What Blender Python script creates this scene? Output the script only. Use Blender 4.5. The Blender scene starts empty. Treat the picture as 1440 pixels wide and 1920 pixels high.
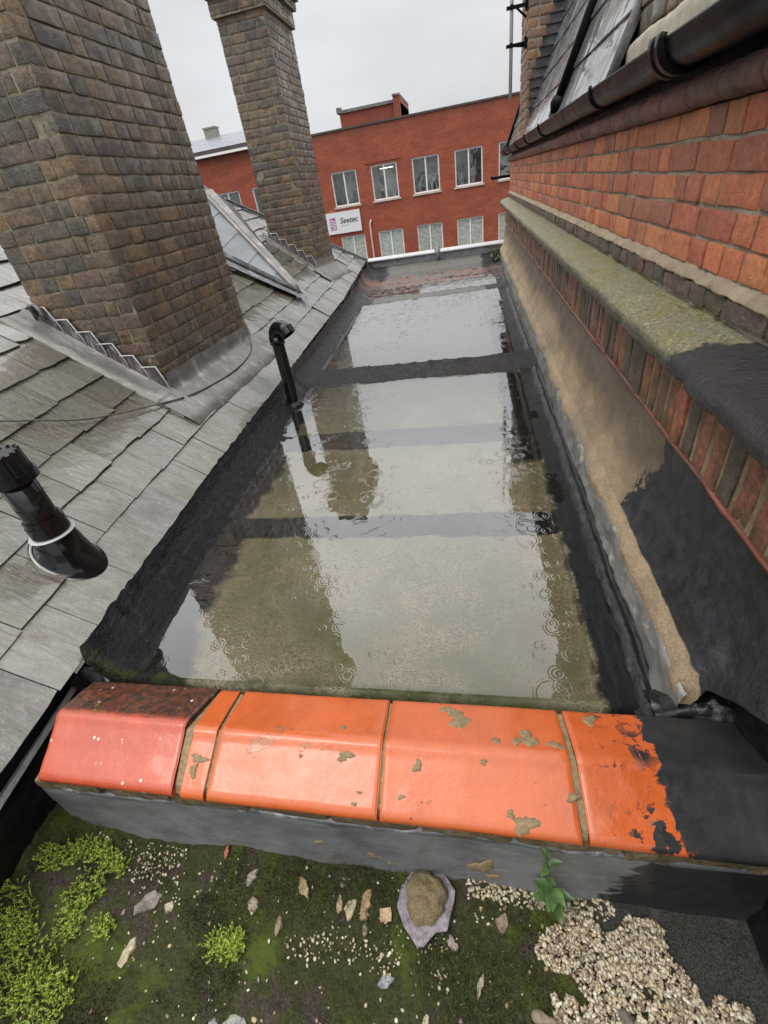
import bpy, math, random
import numpy as np
from mathutils import Vector, Matrix
R = math.radians
random.seed(7)
rng = np.random.RandomState(7)
S = bpy.context.scene
COL = S.collection

# ------------------------------------------------------------------ camera (eye at the origin, z up, y along the gutter)
F, PITCH, ROLL, YAW = 844.42, .61597, .1725, -.25117
cy, sy, cp, sp = math.cos(YAW), math.sin(YAW), math.cos(PITCH), math.sin(PITCH)
fwd = Vector((sy*cp, cy*cp, -sp)); rt = Vector((cy, -sy, 0)); dn = fwd.cross(rt)
r_ = rt*math.cos(ROLL) + dn*math.sin(ROLL); d_ = -rt*math.sin(ROLL) + dn*math.cos(ROLL)
M = Matrix((r_, -d_, -fwd)).transposed().to_4x4()
cd = bpy.data.cameras.new('camera'); cam = bpy.data.objects.new('camera', cd); COL.objects.link(cam)
cam.matrix_world = M; cd.sensor_fit = 'VERTICAL'; cd.sensor_height = 36; cd.lens = F/1920*36
cd.clip_start = .02; cd.clip_end = 3000
S.camera = cam

# ------------------------------------------------------------------ sky: overcast (bright zenith, dimmer horizon) over a weak Nishita sky
SUN_EL, SUN_ROT = R(58), R(215)
W = bpy.data.worlds.new('World'); S.world = W; W.use_nodes = True
nt = W.node_tree; nt.nodes.clear()
def wn(t, **k):
    n = nt.nodes.new(t)
    for a, b in k.items(): setattr(n, a, b)
    return n
out = wn('ShaderNodeOutputWorld'); bg = wn('ShaderNodeBackground'); bg.inputs[1].default_value = .1
sky = wn('ShaderNodeTexSky', sky_type='NISHITA', sun_disc=False); sky.sun_elevation = SUN_EL; sky.sun_rotation = SUN_ROT
sky.dust_density = 6
tc = wn('ShaderNodeTexCoord'); sx = wn('ShaderNodeSeparateXYZ'); nt.links.new(tc.outputs['Generated'], sx.inputs[0])
rp = wn('ShaderNodeValToRGB'); nt.links.new(sx.outputs[2], rp.inputs[0])
e = rp.color_ramp.elements
e[0].position = 0; e[0].color = (.285, .291, .298, 1); e[1].position = 1; e[1].color = (1, 1, 1, 1)
x = e.new(.33); x.color = (.285, .289, .295, 1)
x = e.new(.62); x.color = (.66, .665, .67, 1)
nz = wn('ShaderNodeTexNoise'); nz.inputs['Scale'].default_value = 2.2; nz.inputs['Detail'].default_value = 4
mp = wn('ShaderNodeMapping'); mp.inputs['Scale'].default_value = (1, 1, 2.6)
nt.links.new(tc.outputs['Generated'], mp.inputs[0]); nt.links.new(mp.outputs[0], nz.inputs[0])
mr = wn('ShaderNodeMapRange'); mr.inputs[1].default_value = .3; mr.inputs[2].default_value = .7
mr.inputs[3].default_value = 21.5; mr.inputs[4].default_value = 28.5
nt.links.new(nz.outputs[0], mr.inputs[0])
ml = wn('ShaderNodeVectorMath', operation='SCALE'); nt.links.new(rp.outputs[0], ml.inputs[0]); nt.links.new(mr.outputs[0], ml.inputs[3])
mx = wn('ShaderNodeMix', data_type='RGBA'); mx.inputs[0].default_value = .96
nt.links.new(sky.outputs[0], mx.inputs[6]); nt.links.new(ml.outputs[0], mx.inputs[7])
nt.links.new(mx.outputs[2], bg.inputs[0]); nt.links.new(bg.outputs[0], out.inputs[0])
sd = bpy.data.lights.new('sun', 'SUN'); sd.energy = .9; sd.angle = R(25); sd.color = (1, .95, .88)
so = bpy.data.objects.new('sun', sd); COL.objects.link(so); so.rotation_euler = (R(34), R(-14), 0)
so.rotation_euler = Vector((-.50, -.35, 1.25)).to_track_quat('Z', 'Y').to_euler()
S.view_settings.view_transform = 'Standard'; S.view_settings.look = 'None'; S.view_settings.exposure = .1; S.view_settings.gamma = 1
S.cycles.max_bounces = 6; S.cycles.transparent_max_bounces = 12; S.cycles.caustics_reflective = False; S.cycles.caustics_refractive = False

# ------------------------------------------------------------------ noise in numpy
def _h(ix, iy, iz, s):
    n = (ix*374761393 + iy*668265263 + iz*2147483647 + s*974634777) & 0xffffffff
    n = ((n ^ (n >> 13))*1274126177) & 0xffffffff
    n = n ^ (n >> 16)
    return (n & 0xffff)/65535.
def vn(P, s=0):
    P = np.asarray(P, float); I = np.floor(P).astype(np.int64); f = P-I; f = f*f*(3-2*f)
    r = 0
    for a in (0, 1):
        for b in (0, 1):
            for c in (0, 1):
                w = (f[:, 0] if a else 1-f[:, 0])*(f[:, 1] if b else 1-f[:, 1])*(f[:, 2] if c else 1-f[:, 2])
                r = r + w*_h(I[:, 0]+a, I[:, 1]+b, I[:, 2]+c, s)
    return r*2-1
def fbm(P, s=0, o=3):
    P = np.asarray(P, float); r = 0; a = 1.
    for k in range(o): r = r + a*vn(P*2**k + 17.3*k, s+k); a *= .5
    return r

# ------------------------------------------------------------------ object helpers
def tag(o, label=None, cat=None, group=None, kind=None):
    for k, v in (('label', label), ('category', cat), ('group', group), ('kind', kind)):
        if v: o[k] = v
    return o
def thing(name, label, cat, loc=(0, 0, 0), group=None):
    o = bpy.data.objects.new(name, None); COL.objects.link(o); o.empty_display_size = .05
    o.location = loc; return tag(o, label, cat, group)
def raw(name, V, FS, mat, parent=None, col=None, smooth=True):
    """V (n,3); FS list of index arrays, each (m,k); parent things sit at a location: verts are given in world space"""
    V = np.asarray(V, np.float32).reshape(-1, 3)
    if parent is not None:
        off = Vector(parent.location)
        p = parent.parent
        while p is not None: off += Vector(p.location); p = p.parent
        V = V - np.array(off, np.float32)
    if not isinstance(FS, list): FS = [FS]
    FS = [np.asarray(f, np.int32) for f in FS if len(f)]
    me = bpy.data.meshes.new(name)
    me.vertices.add(len(V)); me.vertices.foreach_set('co', V.ravel())
    tot = sum(f.size for f in FS); me.loops.add(tot)
    me.loops.foreach_set('vertex_index', np.concatenate([f.ravel() for f in FS]))
    cnt = np.concatenate([np.full(len(f), f.shape[1], np.int32) for f in FS])
    st = np.concatenate([[0], np.cumsum(cnt)[:-1]]).astype(np.int32)
    me.polygons.add(len(cnt)); me.polygons.foreach_set('loop_start', st); me.polygons.foreach_set('loop_total', cnt)
    me.update(calc_edges=True); me.validate()
    me.polygons.foreach_set('use_smooth', np.full(len(me.polygons), smooth))
    if col is not None and len(me.vertices) == len(V):
        a = me.color_attributes.new('Col', 'FLOAT_COLOR', 'POINT')
        c = np.ones((len(V), 4), np.float32); c[:, :3] = np.asarray(col).reshape(-1, 3); a.data.foreach_set('color', c.ravel())
    if mat: me.materials.append(mat)
    o = bpy.data.objects.new(name, me); COL.objects.link(o)
    if parent is not None: o.parent = parent
    return o
class MB:
    """collects pieces into one mesh"""
    def __init__(s): s.V = []; s.F = {}; s.n = 0; s.C = []
    def add(s, V, Fs, col=(1, 1, 1)):
        V = np.asarray(V, float).reshape(-1, 3)
        for f in Fs: s.F.setdefault(len(f), []).append([i+s.n for i in f])
        s.V.append(V); s.n += len(V)
        c = np.asarray(col, float)
        s.C.append(np.tile(c, (len(V), 1)) if c.ndim == 1 else c)
    def box(s, x0, x1, y0, y1, z0, z1, col=(1, 1, 1), M_=None):
        V = np.array([(x, y, z) for x in (x0, x1) for y in (y0, y1) for z in (z0, z1)], float)
        if M_ is not None: V = V@np.array(M_.to_3x3()).T + np.array(M_.translation)
        s.add(V, [(0, 1, 3, 2), (4, 6, 7, 5), (0, 4, 5, 1), (2, 3, 7, 6), (0, 2, 6, 4), (1, 5, 7, 3)], col)
    def tube(s, pts, r, n=12, col=(1, 1, 1), cap=True):
        pts = [Vector(p) for p in pts]; m = len(pts); rr = r if hasattr(r, '__len__') else [r]*m
        V = []; up = None
        for i, p in enumerate(pts):
            t = (pts[min(i+1, m-1)]-pts[max(i-1, 0)]).normalized()
            if up is None: up = t.orthogonal().normalized()
            up = (up - t*up.dot(t)).normalized(); b = t.cross(up)
            V += [p + (up*math.cos(a)+b*math.sin(a))*rr[i] for a in np.linspace(0, 2*math.pi, n, endpoint=False)]
        Fs = [(i*n+j, i*n+(j+1) % n, (i+1)*n+(j+1) % n, (i+1)*n+j) for i in range(m-1) for j in range(n)]
        if cap: Fs += [tuple(range(n))[::-1], tuple((m-1)*n+j for j in range(n))]
        s.add(np.array([tuple(v) for v in V]), Fs, col)
    def ring(s, c, axis, ri, ro, h, n=32, col=(1, 1, 1)):
        c = Vector(c); t = Vector(axis).normalized(); u = t.orthogonal().normalized(); b = t.cross(u); V = []
        for (rad, hh) in ((ri, 0), (ro, 0), (ro, h), (ri, h)):
            V += [tuple(c + (u*math.cos(a)+b*math.sin(a))*rad + t*hh) for a in np.linspace(0, 2*math.pi, n, endpoint=False)]
        Fs = [(k*n+j, k*n+(j+1) % n, ((k+1) % 4)*n+(j+1) % n, ((k+1) % 4)*n+j) for k in range(4) for j in range(n)]
        s.add(V, Fs, col)
    def obj(s, name, mat, parent=None, smooth=False):
        return raw(name, np.concatenate(s.V), [np.array(f) for f in s.F.values()], mat, parent, np.concatenate(s.C), smooth)
def bevel(o, w=.003, seg=2):
    m = o.modifiers.new('bevel', 'BEVEL'); m.width = w; m.segments = seg; m.limit_method = 'ANGLE'; m.angle_limit = R(35); return o
def gridfaces(nu, nv, close_v=False):
    i = np.arange(nu-1)[:, None]*nv; nvv = nv if close_v else nv-1
    j = np.arange(nvv)[None]; j2 = (j+1) % nv
    return np.stack([i+j, i+nv+j, i+nv+j2, i+j2], -1).reshape(-1, 4)
def sweep(name, prof, ys, mat, parent=None, noise=0, ns=6, seed=0, sub=3, axis='y', fn=None, smooth=True):
    """sheet swept along y (profile x,z) or x (profile y,z)"""
    P = []
    for a, b in zip(prof[:-1], prof[1:]):
        for k in range(sub): P.append(np.array(a)*(1-k/sub)+np.array(b)*k/sub)
    P.append(np.array(prof[-1])); P = np.array(P)
    nu, nv = len(ys), len(P)
    A = np.repeat(np.asarray(ys), nv); B = np.tile(P, (nu, 1))
    V = np.stack([B[:, 0], A, B[:, 1]], 1) if axis == 'y' else np.stack([A, B[:, 0], B[:, 1]], 1)
    if fn is not None: V = fn(V)
    if noise:
        T = np.gradient(P, axis=0); N = np.stack([-T[:, 1], T[:, 0]], 1); N /= np.linalg.norm(N, axis=1)[:, None]+1e-9
        N = np.tile(N, (nu, 1)); d = fbm(V*ns, seed)*noise
        V[:, 0 if axis == 'y' else 1] += N[:, 0]*d; V[:, 2] += N[:, 1]*d
    return raw(name, V, gridfaces(nu, nv), mat, parent, smooth=smooth)
def hexes(c): return tuple(((int(c[i:i+2], 16)/255+.055)/1.055)**2.4 for i in (0, 2, 4))

# ------------------------------------------------------------------ materials
class N:
    """tiny node builder"""
    def __init__(s, name):
        s.m = bpy.data.materials.new(name); s.m.use_nodes = True; s.t = s.m.node_tree; s.t.nodes.clear()
        s.out = s.t.nodes.new('ShaderNodeOutputMaterial'); s.b = s.t.nodes.new('ShaderNodeBsdfPrincipled')
        s.t.links.new(s.b.outputs[0], s.out.inputs[0]); s.tc = s.t.nodes.new('ShaderNodeTexCoord'); s.geo = None
    def pos(s):
        if s.geo is None: s.geo = s.t.nodes.new('ShaderNodeNewGeometry')
        return s.geo.outputs['Position']
    def put(s, n, i, v):
        if isinstance(v, bpy.types.NodeSocket): s.t.links.new(v, n.inputs[i])
        else:
            if isinstance(v, tuple) and len(v) == 3 and n.inputs[i].type == 'RGBA': v = v+(1,)
            n.inputs[i].default_value = v
    def vec(s, sc=(1, 1, 1), rot=(0, 0, 0), loc=(0, 0, 0), src=None):
        n = s.t.nodes.new('ShaderNodeMapping'); s.put(n, 0, src or s.pos()); n.inputs['Scale'].default_value = sc
        n.inputs['Rotation'].default_value = rot; n.inputs['Location'].default_value = loc; return n.outputs[0]
    def noise(s, sc, det=4, ro=.55, v=None, dist=0, o=0):
        n = s.t.nodes.new('ShaderNodeTexNoise'); s.put(n, 'Vector', v or s.pos()); n.inputs['Scale'].default_value = sc
        n.inputs['Detail'].default_value = det; n.inputs['Roughness'].default_value = ro; n.inputs['Distortion'].default_value = dist
        return n.outputs[o]
    def vor(s, sc, v=None, feat='F1', o=0, rnd=1):
        n = s.t.nodes.new('ShaderNodeTexVoronoi'); n.feature = feat; s.put(n, 'Vector', v or s.pos())
        n.inputs['Scale'].default_value = sc; n.inputs['Randomness'].default_value = rnd; return n.outputs[o]
    def rmp(s, v, a, b, c=0., d=1., smooth=False):
        n = s.t.nodes.new('ShaderNodeMapRange'); s.put(n, 0, v)
        for i, k in enumerate((a, b, c, d)): s.put(n, i+1, k)
        if smooth: n.interpolation_type = 'SMOOTHSTEP'
        return n.outputs[0]
    def math(s, op, a, b=0., c=0.):
        n = s.t.nodes.new('ShaderNodeMath'); n.operation = op; s.put(n, 0, a); s.put(n, 1, b); s.put(n, 2, c); return n.outputs[0]
    def mix(s, f, a, b, mode='MIX'):
        n = s.t.nodes.new('ShaderNodeMix'); n.data_type = 'RGBA'; n.blend_type = mode; s.put(n, 0, f); s.put(n, 6, a); s.put(n, 7, b); return n.outputs[2]
    def col(s):
        n = s.t.nodes.new('ShaderNodeAttribute'); n.attribute_name = 'Col'; return n.outputs[0]
    def xyz(s, v=None):
        n = s.t.nodes.new('ShaderNodeSeparateXYZ'); s.put(n, 0, v or s.pos()); return n.outputs
    def bump(s, h, d=.002, st=1., nrm=None):
        n = s.t.nodes.new('ShaderNodeBump'); s.put(n, 'Height', h); n.inputs['Distance'].default_value = d; n.inputs['Strength'].default_value = st
        if nrm is not None: s.put(n, 'Normal', nrm)
        return n.outputs[0]
    def fin(s, col=None, ro=.5, nrm=None, spec=.5, metal=0., coat=0.):
        if col is not None: s.put(s.b, 'Base Color', col)
        s.put(s.b, 'Roughness', ro); s.put(s.b, 'Specular IOR Level', spec); s.put(s.b, 'Metallic', metal); s.put(s.b, 'Coat Weight', coat)
        s.b.inputs['Coat Roughness'].default_value = .06
        if nrm is not None: s.put(s.b, 'Normal', nrm)
        return s.m

def m_plain(name, col, ro=.5, var=.25, sc=30, bump=.0006, spec=.5, metal=0, coat=0):
    n = N(name); a = n.noise(sc); c = n.mix(n.rmp(a, .3, .7), tuple(k*(1-var) for k in col), tuple(min(1, k*(1+var)) for k in col))
    return n.fin(c, n.rmp(n.noise(sc*.4), .3, .7, max(.02, ro-.1), ro+.12), n.bump(n.noise(sc*3), bump), spec, metal, coat)

def m_brick(name, dirt, dirt_amt, pale, pale_amt, wet=.35, moss=None, dk=.68):
    n = N(name); c = n.col(); P = n.pos()
    g = n.noise(48, 6, .78); c = n.mix(n.rmp(g, .32, .66), n.mix(dk, c, (.0, .0, .0), 'MIX'), n.mix(.16, c, (1, .9, .75)))
    c = n.mix(n.math('MULTIPLY', n.rmp(n.noise(10, 6, .75), .44, .66), dirt_amt), c, dirt); c = n.mix(n.math('MULTIPLY', n.rmp(n.noise(1.3, 4, .6), .45, .65), dirt_amt*.4), c, dirt)
    c = n.mix(n.math('MULTIPLY', n.rmp(n.noise(22, 6, .75), .58, .72), pale_amt), c, pale)
    if moss: c = n.mix(n.math('MULTIPLY', n.rmp(n.noise(5, 5, .7), .48, .62), .6), c, moss)
    h = n.math('ADD', n.noise(75, 7, .82), n.math('MULTIPLY', n.noise(210, 3), .4))
    pits = n.rmp(n.vor(70), 0, .25)
    h = n.math('ADD', h, n.math('MULTIPLY', pits, .4))
    return n.fin(c, n.rmp(n.noise(14, 5, .7), .35, .65, wet, .62), n.bump(h, .009, .9), .7, 0, n.rmp(n.noise(3, 4, .6), .42, .6, 0, .5) if wet < .2 else 0)
def m_mortar(name, a=(.30, .28, .22), b=(.12, .11, .085), moss=None):
    n = N(name); c = n.mix(n.rmp(n.noise(14, 6, .7), .35, .65), b, a)
    c = n.mix(n.rmp(n.noise(160, 4, .8), .45, .75), c, n.mix(.3, c, (.6, .57, .48)))
    if moss: c = n.mix(n.rmp(n.noise(6, 5, .7), .5, .65), c, moss)
    return n.fin(c, .75, n.bump(n.noise(120, 6, .8), .004), .3)

M_STOCK = m_brick('london_stock_brick', (.030, .026, .021), .85, (.42, .34, .20), .4, .16)
M_MORT = m_mortar('grey_mortar', (.38, .34, .24), (.13, .115, .08))
M_RED = m_brick('red_brick', (.16, .06, .038), .25, (.50, .27, .17), .3, .34, None, .36)
M_REDM = m_mortar('pale_lime_mortar', (.48, .43, .34), (.17, .145, .11))
M_SOLD = m_brick('weathered_red_brick', (.05, .035, .025), .7, (.38, .28, .16), .4, .28, (.09, .085, .022))
M_BULL = m_brick('red_bullnose_brick', (.05, .022, .017), .6, (.3, .12, .07), .2, .3)

def m_slate():
    n = N('wet_slate'); P = n.pos(); c = n.col()
    v = n.vec((1.2, 9, 1.2)); a = n.noise(2.6, 5, .65, v, .6)
    c = n.mix(n.rmp(a, .38, .66), c, n.mix(.5, c, (.17, .165, .10)))
    c = n.mix(n.rmp(n.noise(2.1, 5, .6, n.vec((1.5, 11, 1.5), loc=(4, 2, 1)), .8), .60, .70), c, (.105, .062, .060))
    c = n.mix(n.rmp(n.noise(50, 5, .75), .52, .70), c, n.mix(.40, c, (.30, .30, .26)))
    c = n.mix(n.rmp(n.noise(130, 3, .8), .69, .74), c, (.38, .37, .33))
    c = n.mix(n.rmp(n.noise(7, 4, .7), .55, .8), c, n.mix(.6, c, (.07, .065, .045)))
    h = n.math('ADD', n.noise(6, 6, .62, n.vec((1.4, 4, 1.4)), 1.2), n.math('MULTIPLY', n.noise(60, 4, .6), .12))
    wet = n.noise(3.2, 5, .62, n.vec((1, 1.6, 1)), .5)
    return n.fin(c, n.rmp(wet, .42, .62, .12, .34), n.bump(h, .010, .8), .8, 0, n.rmp(wet, .44, .66, 1., .35))
M_SLATE = m_slate()
def m_lead(name='lead', base=(.19, .20, .215), pale=(.42, .43, .44), dark=(.075, .075, .08), ro=.34, streak=(3, 3, 3)):
    n = N(name); c = n.mix(n.rmp(n.noise(5, 6, .65), .35, .7), dark, base)
    c = n.mix(n.rmp(n.noise(4, 7, .75, n.vec(streak), .7), .53, .66), c, pale)
    return n.fin(c, n.rmp(n.noise(8, 5), .35, .65, ro-.12, ro+.2), n.bump(n.noise(9, 5, .6), .01, .6), .6, .15)
M_LEAD = m_lead(); M_LEADL = m_lead('pale_lead', (.36, .37, .39), (.62, .63, .64), (.17, .17, .18), .36)
M_LEADB = m_plain('bright_dressed_lead', (.62, .63, .65), .3, .25, 60, .001)
M_LEADK = m_lead('blue_grey_lead', (.42, .46, .51), (.72, .74, .77), (.26, .28, .31), .35, (2, 2, 8))
M_LEADW = m_lead('weathered_lead', (.26, .25, .235), (.42, .41, .39), (.16, .14, .13), .30, (1.2, 2.5, 1.2))
M_LEADS = m_lead('streaked_lead', (.20, .18, .185), (.62, .62, .61), (.055, .04, .045), .35, (16, 5, 3))
M_PLASTIC = m_plain('black_gloss_plastic', (.008, .008, .009), .14, .2, 12, .0003, .6)
M_SEAL = m_plain('white_sealant', (.50, .51, .52), .28, .15, 40, .001)
M_CABLE = m_plain('grey_cable', (.12, .105, .085), .5)
M_GUTTER = None
def m_gut():
    n = N('black_painted_iron'); c = n.mix(n.rmp(n.noise(3, 5, .6, n.vec((6, .8, 6))), .45, .7), (.004, .004, .005), (.010, .009, .009))
    c = n.mix(n.rmp(n.noise(14, 5, .8), .68, .74), c, (.06, .055, .045))
    return n.fin(c, n.rmp(n.noise(9, 4), .3, .7, .22, .42), n.bump(n.noise(12, 5, .6), .004, .5), .10)
M_GUTTER = m_gut()
def m_bit(name='wet_bitumen', a=(.004, .004, .005), b=(.012, .013, .014), ro=.14, bmp=.010):
    n = N(name); c = n.mix(n.rmp(n.noise(11, 6, .7), .35, .7), a, b)
    return n.fin(c, n.rmp(n.noise(9, 6, .7), .35, .65, .03, .16), n.bump(n.math('ADD', n.math('MULTIPLY', n.noise(14, 6, .65, n.vec((1.8, .8, 1.8)), .8), 1.2), n.math('MULTIPLY', n.noise(5, 3), 2.)), bmp*.75, 1.), .5)
M_BIT = m_bit()
def m_felt():
    """mineral felt, olive with algae in the middle, bitumen-coated along both sides and on the lap strips"""
    n = N('mineral_roofing_felt'); x, y, z = n.xyz()
    w = n.math('MULTIPLY', n.math('SUBTRACT', n.noise(2.6, 5, .6), .5), .42); w2 = n.math('MULTIPLY', n.math('SUBTRACT', n.noise(9, 4, .6), .5), .10)
    gr = n.noise(190, 3, .75); mid = n.mix(n.rmp(gr, .38, .62), (.045, .038, .018), (.36, .31, .20))
    mid = n.mix(n.rmp(n.noise(3.2, 6, .6, None, .6), .42, .62), mid, n.mix(gr, (.062, .060, .030), (.19, .175, .095)))
    mid = n.mix(n.rmp(n.noise(2.2, 5, .6, n.vec((1, 1, 1), loc=(7, 3, 0))), .5, .66), mid, n.mix(.6, mid, (.085, .085, .017)))
    bit = n.mix(n.rmp(n.noise(18, 6, .7), .35, .7), (.004, .004, .005), (.013, .014, .015))
    # side bands
    xl = n.math('ADD', n.math('ADD', x, n.math('MULTIPLY', y, .05)), n.math('ADD', w, w2))
    L = n.rmp(xl, -1.0, -1.05)
    xr = n.math('ADD', x, w2); Rr = n.rmp(xr, .325, .345)
    k = n.math('MAXIMUM', L, Rr)
    for (a, b) in ((1.52, 1.68), (2.36, 2.60), (3.45, 3.86)):
        yy = n.math('ADD', y, n.math('MULTIPLY', w2, .7)); lap = n.math('MULTIPLY', n.rmp(yy, a-.006, a+.006), n.rmp(yy, b+.006, b-.006))
        k = n.math('MAXIMUM', k, lap)
    pat = n.math('MULTIPLY', n.rmp(n.math('ADD', y, w2), 2.1, 2.13), n.rmp(xr, .16, .20)); k = n.math('MAXIMUM', k, pat)
    far = n.rmp(y, 2.6, 3.6); farc = n.mix(n.rmp(gr, .3, .7), (.06, .058, .048), (.16, .155, .13))
    mid = n.mix(far, mid, farc)
    c = n.mix(k, mid, bit)
    near = n.math('MULTIPLY', n.rmp(n.math('ADD', y, n.math('MULTIPLY', w, .18)), .80, .775), n.rmp(x, .3, .0))
    c = n.mix(n.math('MULTIPLY', near, n.rmp(n.noise(7, 5, .7), .42, .6)), c, (.040, .050, .008))
    c = n.mix(n.rmp(n.noise(120, 2, .9), .735, .75), c, (.5, .48, .36))
    st = n.math('MULTIPLY', n.math('MULTIPLY', n.rmp(n.math('ADD', y, n.math('MULTIPLY', w, .6)), 7.25, 7.5), n.rmp(y, 8.42, 8.3)), n.rmp(n.noise(4.5, 6, .75, n.vec((.6, 2.2, 1))), .44, .56)); c = n.mix(st, c, n.mix(gr, (.15, .038, .020), (.26, .09, .05)))
    h = n.math('ADD', n.math('MULTIPLY', n.noise(260, 3, .8), .35), n.math('ADD', n.noise(30, 6, .75, None, .5), n.math('MULTIPLY', n.math('ADD', n.noise(14, 6, .8, n.vec((4, .8, 1)), .4), n.math('MULTIPLY', n.noise(48, 4, .7, n.vec((1.6, .7, 1))), .5)), n.rmp(k, 0, 1, 0, 3.))))
    ro = n.mix(k, (.42, .42, .42), n.mix(n.rmp(n.noise(10, 6, .8), .38, .66), (.02, .02, .02), (.17, .17, .17)))
    return n.fin(c, ro, n.bump(h, .0062, .9), n.rmp(k, 0, 1, .5, .5), 0, 0)
M_FELT = m_felt()
def m_water():
    n = N('rain_water'); n.t.nodes.remove(n.b)
    P = n.pos(); x, y, z = n.xyz()
    flat = n.vec((1, 1, 0))
    h = None
    for sc, off, thr in ((6, 0, .62), (10, 3.3, .58), (19, 7.7, .50)):
        v = n.t.nodes.new('ShaderNodeTexVoronoi'); v.inputs['Scale'].default_value = sc; v.voronoi_dimensions = '2D'
        mpn = n.vec((1, 1, 0), loc=(off, off*.7, 0)); n.t.links.new(mpn, v.inputs['Vector'])
        s = n.t.nodes.new('ShaderNodeSeparateColor'); n.t.links.new(v.outputs['Color'], s.inputs[0])
        d = n.math('DIVIDE', v.outputs['Distance'], sc)                 # metres
        rad = n.math('MULTIPLY_ADD', s.outputs[1], .40/sc, .10/sc)       # ring radius of this drop
        q = n.math('DIVIDE', n.math('SUBTRACT', d, rad), .0048)
        env = n.math('EXPONENT', n.math('MULTIPLY', n.math('MULTIPLY', q, q), -.30))
        ring = n.math('MULTIPLY', n.math('COSINE', n.math('MULTIPLY', q, 2.6)), env)
        on = n.math('MULTIPLY', n.rmp(s.outputs[0], thr, thr+.01), n.rmp(s.outputs[2], 0, 1, .12, .8))
        patch = n.rmp(n.noise(1.7, 3, .5, n.vec((1, 1, 0), loc=(2.2, .6+off, 0))), .42, .60, .12, 1.)
        ring = n.math('MULTIPLY', n.math('MULTIPLY', ring, on), patch)
        h = ring if h is None else n.math('ADD', h, ring)
    h = n.math('ADD', n.math('MULTIPLY', h, .45), n.math('MULTIPLY', n.noise(5.5, 3, .5), .8))
    h = n.math('ADD', h, n.math('MULTIPLY', n.noise(34, 3, .5), .06))
    nb = n.bump(h, .0009, 1.)
    fr = n.t.nodes.new('ShaderNodeLayerWeight'); n.t.links.new(nb, fr.inputs['Normal'])
    tr = n.t.nodes.new('ShaderNodeBsdfTransparent'); tr.inputs[0].default_value = (.90, .885, .83, 1)
    gl = n.t.nodes.new('ShaderNodeBsdfGlossy'); gl.inputs['Roughness'].default_value = .0; n.t.links.new(nb, gl.inputs['Normal'])
    ms = n.t.nodes.new('ShaderNodeMixShader'); n.t.links.new(n.math('MULTIPLY_ADD', n.math('POWER', fr.outputs['Facing'], 1.55), .95, .018), ms.inputs[0]); n.t.links.new(tr.outputs[0], ms.inputs[1]); n.t.links.new(gl.outputs[0], ms.inputs[2])
    n.t.links.new(ms.outputs[0], n.out.inputs[0]); return n.m
M_WATER = m_water()

def m_tile(name, base, lichen=0., black=False, splash=.5):
    n = N(name); x, y, z = n.xyz()
    c = n.mix(n.rmp(n.noise(6, 5, .6), .35, .65), tuple(k*.86 for k in base), base)
    c = n.mix(n.rmp(n.vor(95), .10, .06), c, tuple(k*.35 for k in base)) if lichen else c
    c = n.mix(n.rmp(n.noise(70, 2, .6), .735, .75), c, (.13, .03, .012))
    m = n.rmp(n.noise(8.5, 5, .62, n.vec((1, 1, 1), loc=(1.7, 4, 0)), .4), .668, .676); c = n.mix(n.math('MULTIPLY', m, splash), c, (.27, .19, .095))
    hh = n.math('MULTIPLY', m, .6)
    gr_ = n.rmp(n.noise(4.5, 7, .78, None, .6), .50, .74); c = n.mix(n.math('MULTIPLY', gr_, .45), c, tuple(k*.5 for k in base)); c = n.mix(n.rmp(n.noise(150, 3, .8), .62, .72), c, n.mix(.5, c, (.10, .035, .02)))
    ro = n.rmp(n.noise(12, 6, .75), .35, .7, .14, .42)
    if lichen:
        back = n.math('MULTIPLY', n.rmp(n.math('ADD', y, n.math('MULTIPLY', n.noise(30, 5, .8), .03)), .565, .585), lichen)
        lc = n.mix(n.rmp(n.noise(55, 6, .8), .40, .62), (.012, .010, .007), (.16, .040, .015))
        lc = n.mix(n.rmp(n.noise(24, 5, .7), .62, .68), lc, (.17, .16, .02)); c = n.mix(back, c, lc)
        sp = n.rmp(n.vor(34, o=0), .17, .12); c = n.mix(n.math('MULTIPLY', sp, n.rmp(n.noise(9, 2), .52, .6)), c, (.62, .58, .50))
        ro = n.math('ADD', ro, n.math('MULTIPLY', back, .25))
    if black:
        t = n.math('ADD', x, n.math('MULTIPLY', n.math('SUBTRACT', n.noise(14, 6, .65, None, .7), .5), .14))
        t = n.math('ADD', t, n.math('MULTIPLY', n.math('SUBTRACT', .5, y), -.12))
        k = n.rmp(t, .378, .384)
        spl = n.math('MULTIPLY', n.rmp(n.noise(21, 5, .6, None, .6), .56, .57), n.math('MULTIPLY', n.rmp(x, .24, .29), n.rmp(n.noise(6, 2), .38, .5)))
        k = n.math('MAXIMUM', k, spl); c = n.mix(k, c, n.mix(n.noise(25, 5), (.007, .007, .008), (.035, .035, .037)))
        ro = n.math('ADD', ro, n.math('MULTIPLY', k, .14)); hh = n.math('ADD', hh, n.math('MULTIPLY', k, .8))
    h = n.math('ADD', hh, n.math('ADD', n.math('MULTIPLY', n.noise(26, 4, .6), .5), n.math('MULTIPLY', n.noise(120, 3, .6), .12)))
    return n.fin(c, ro, n.bump(h, .0030, .9), .5, 0, .35)
M_TILE = m_tile('orange_glazed_terracotta', (.62, .130, .032)); M_TILEB = m_tile('orange_terracotta_part_tarred', (.62, .125, .030), black=True)
M_TILEO = m_tile('old_terracotta', (.52, .085, .035), lichen=1., splash=.3)
M_SPLASH = m_plain('dried_mortar', (.27, .20, .105), .7, .3, 90, .003)

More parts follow.
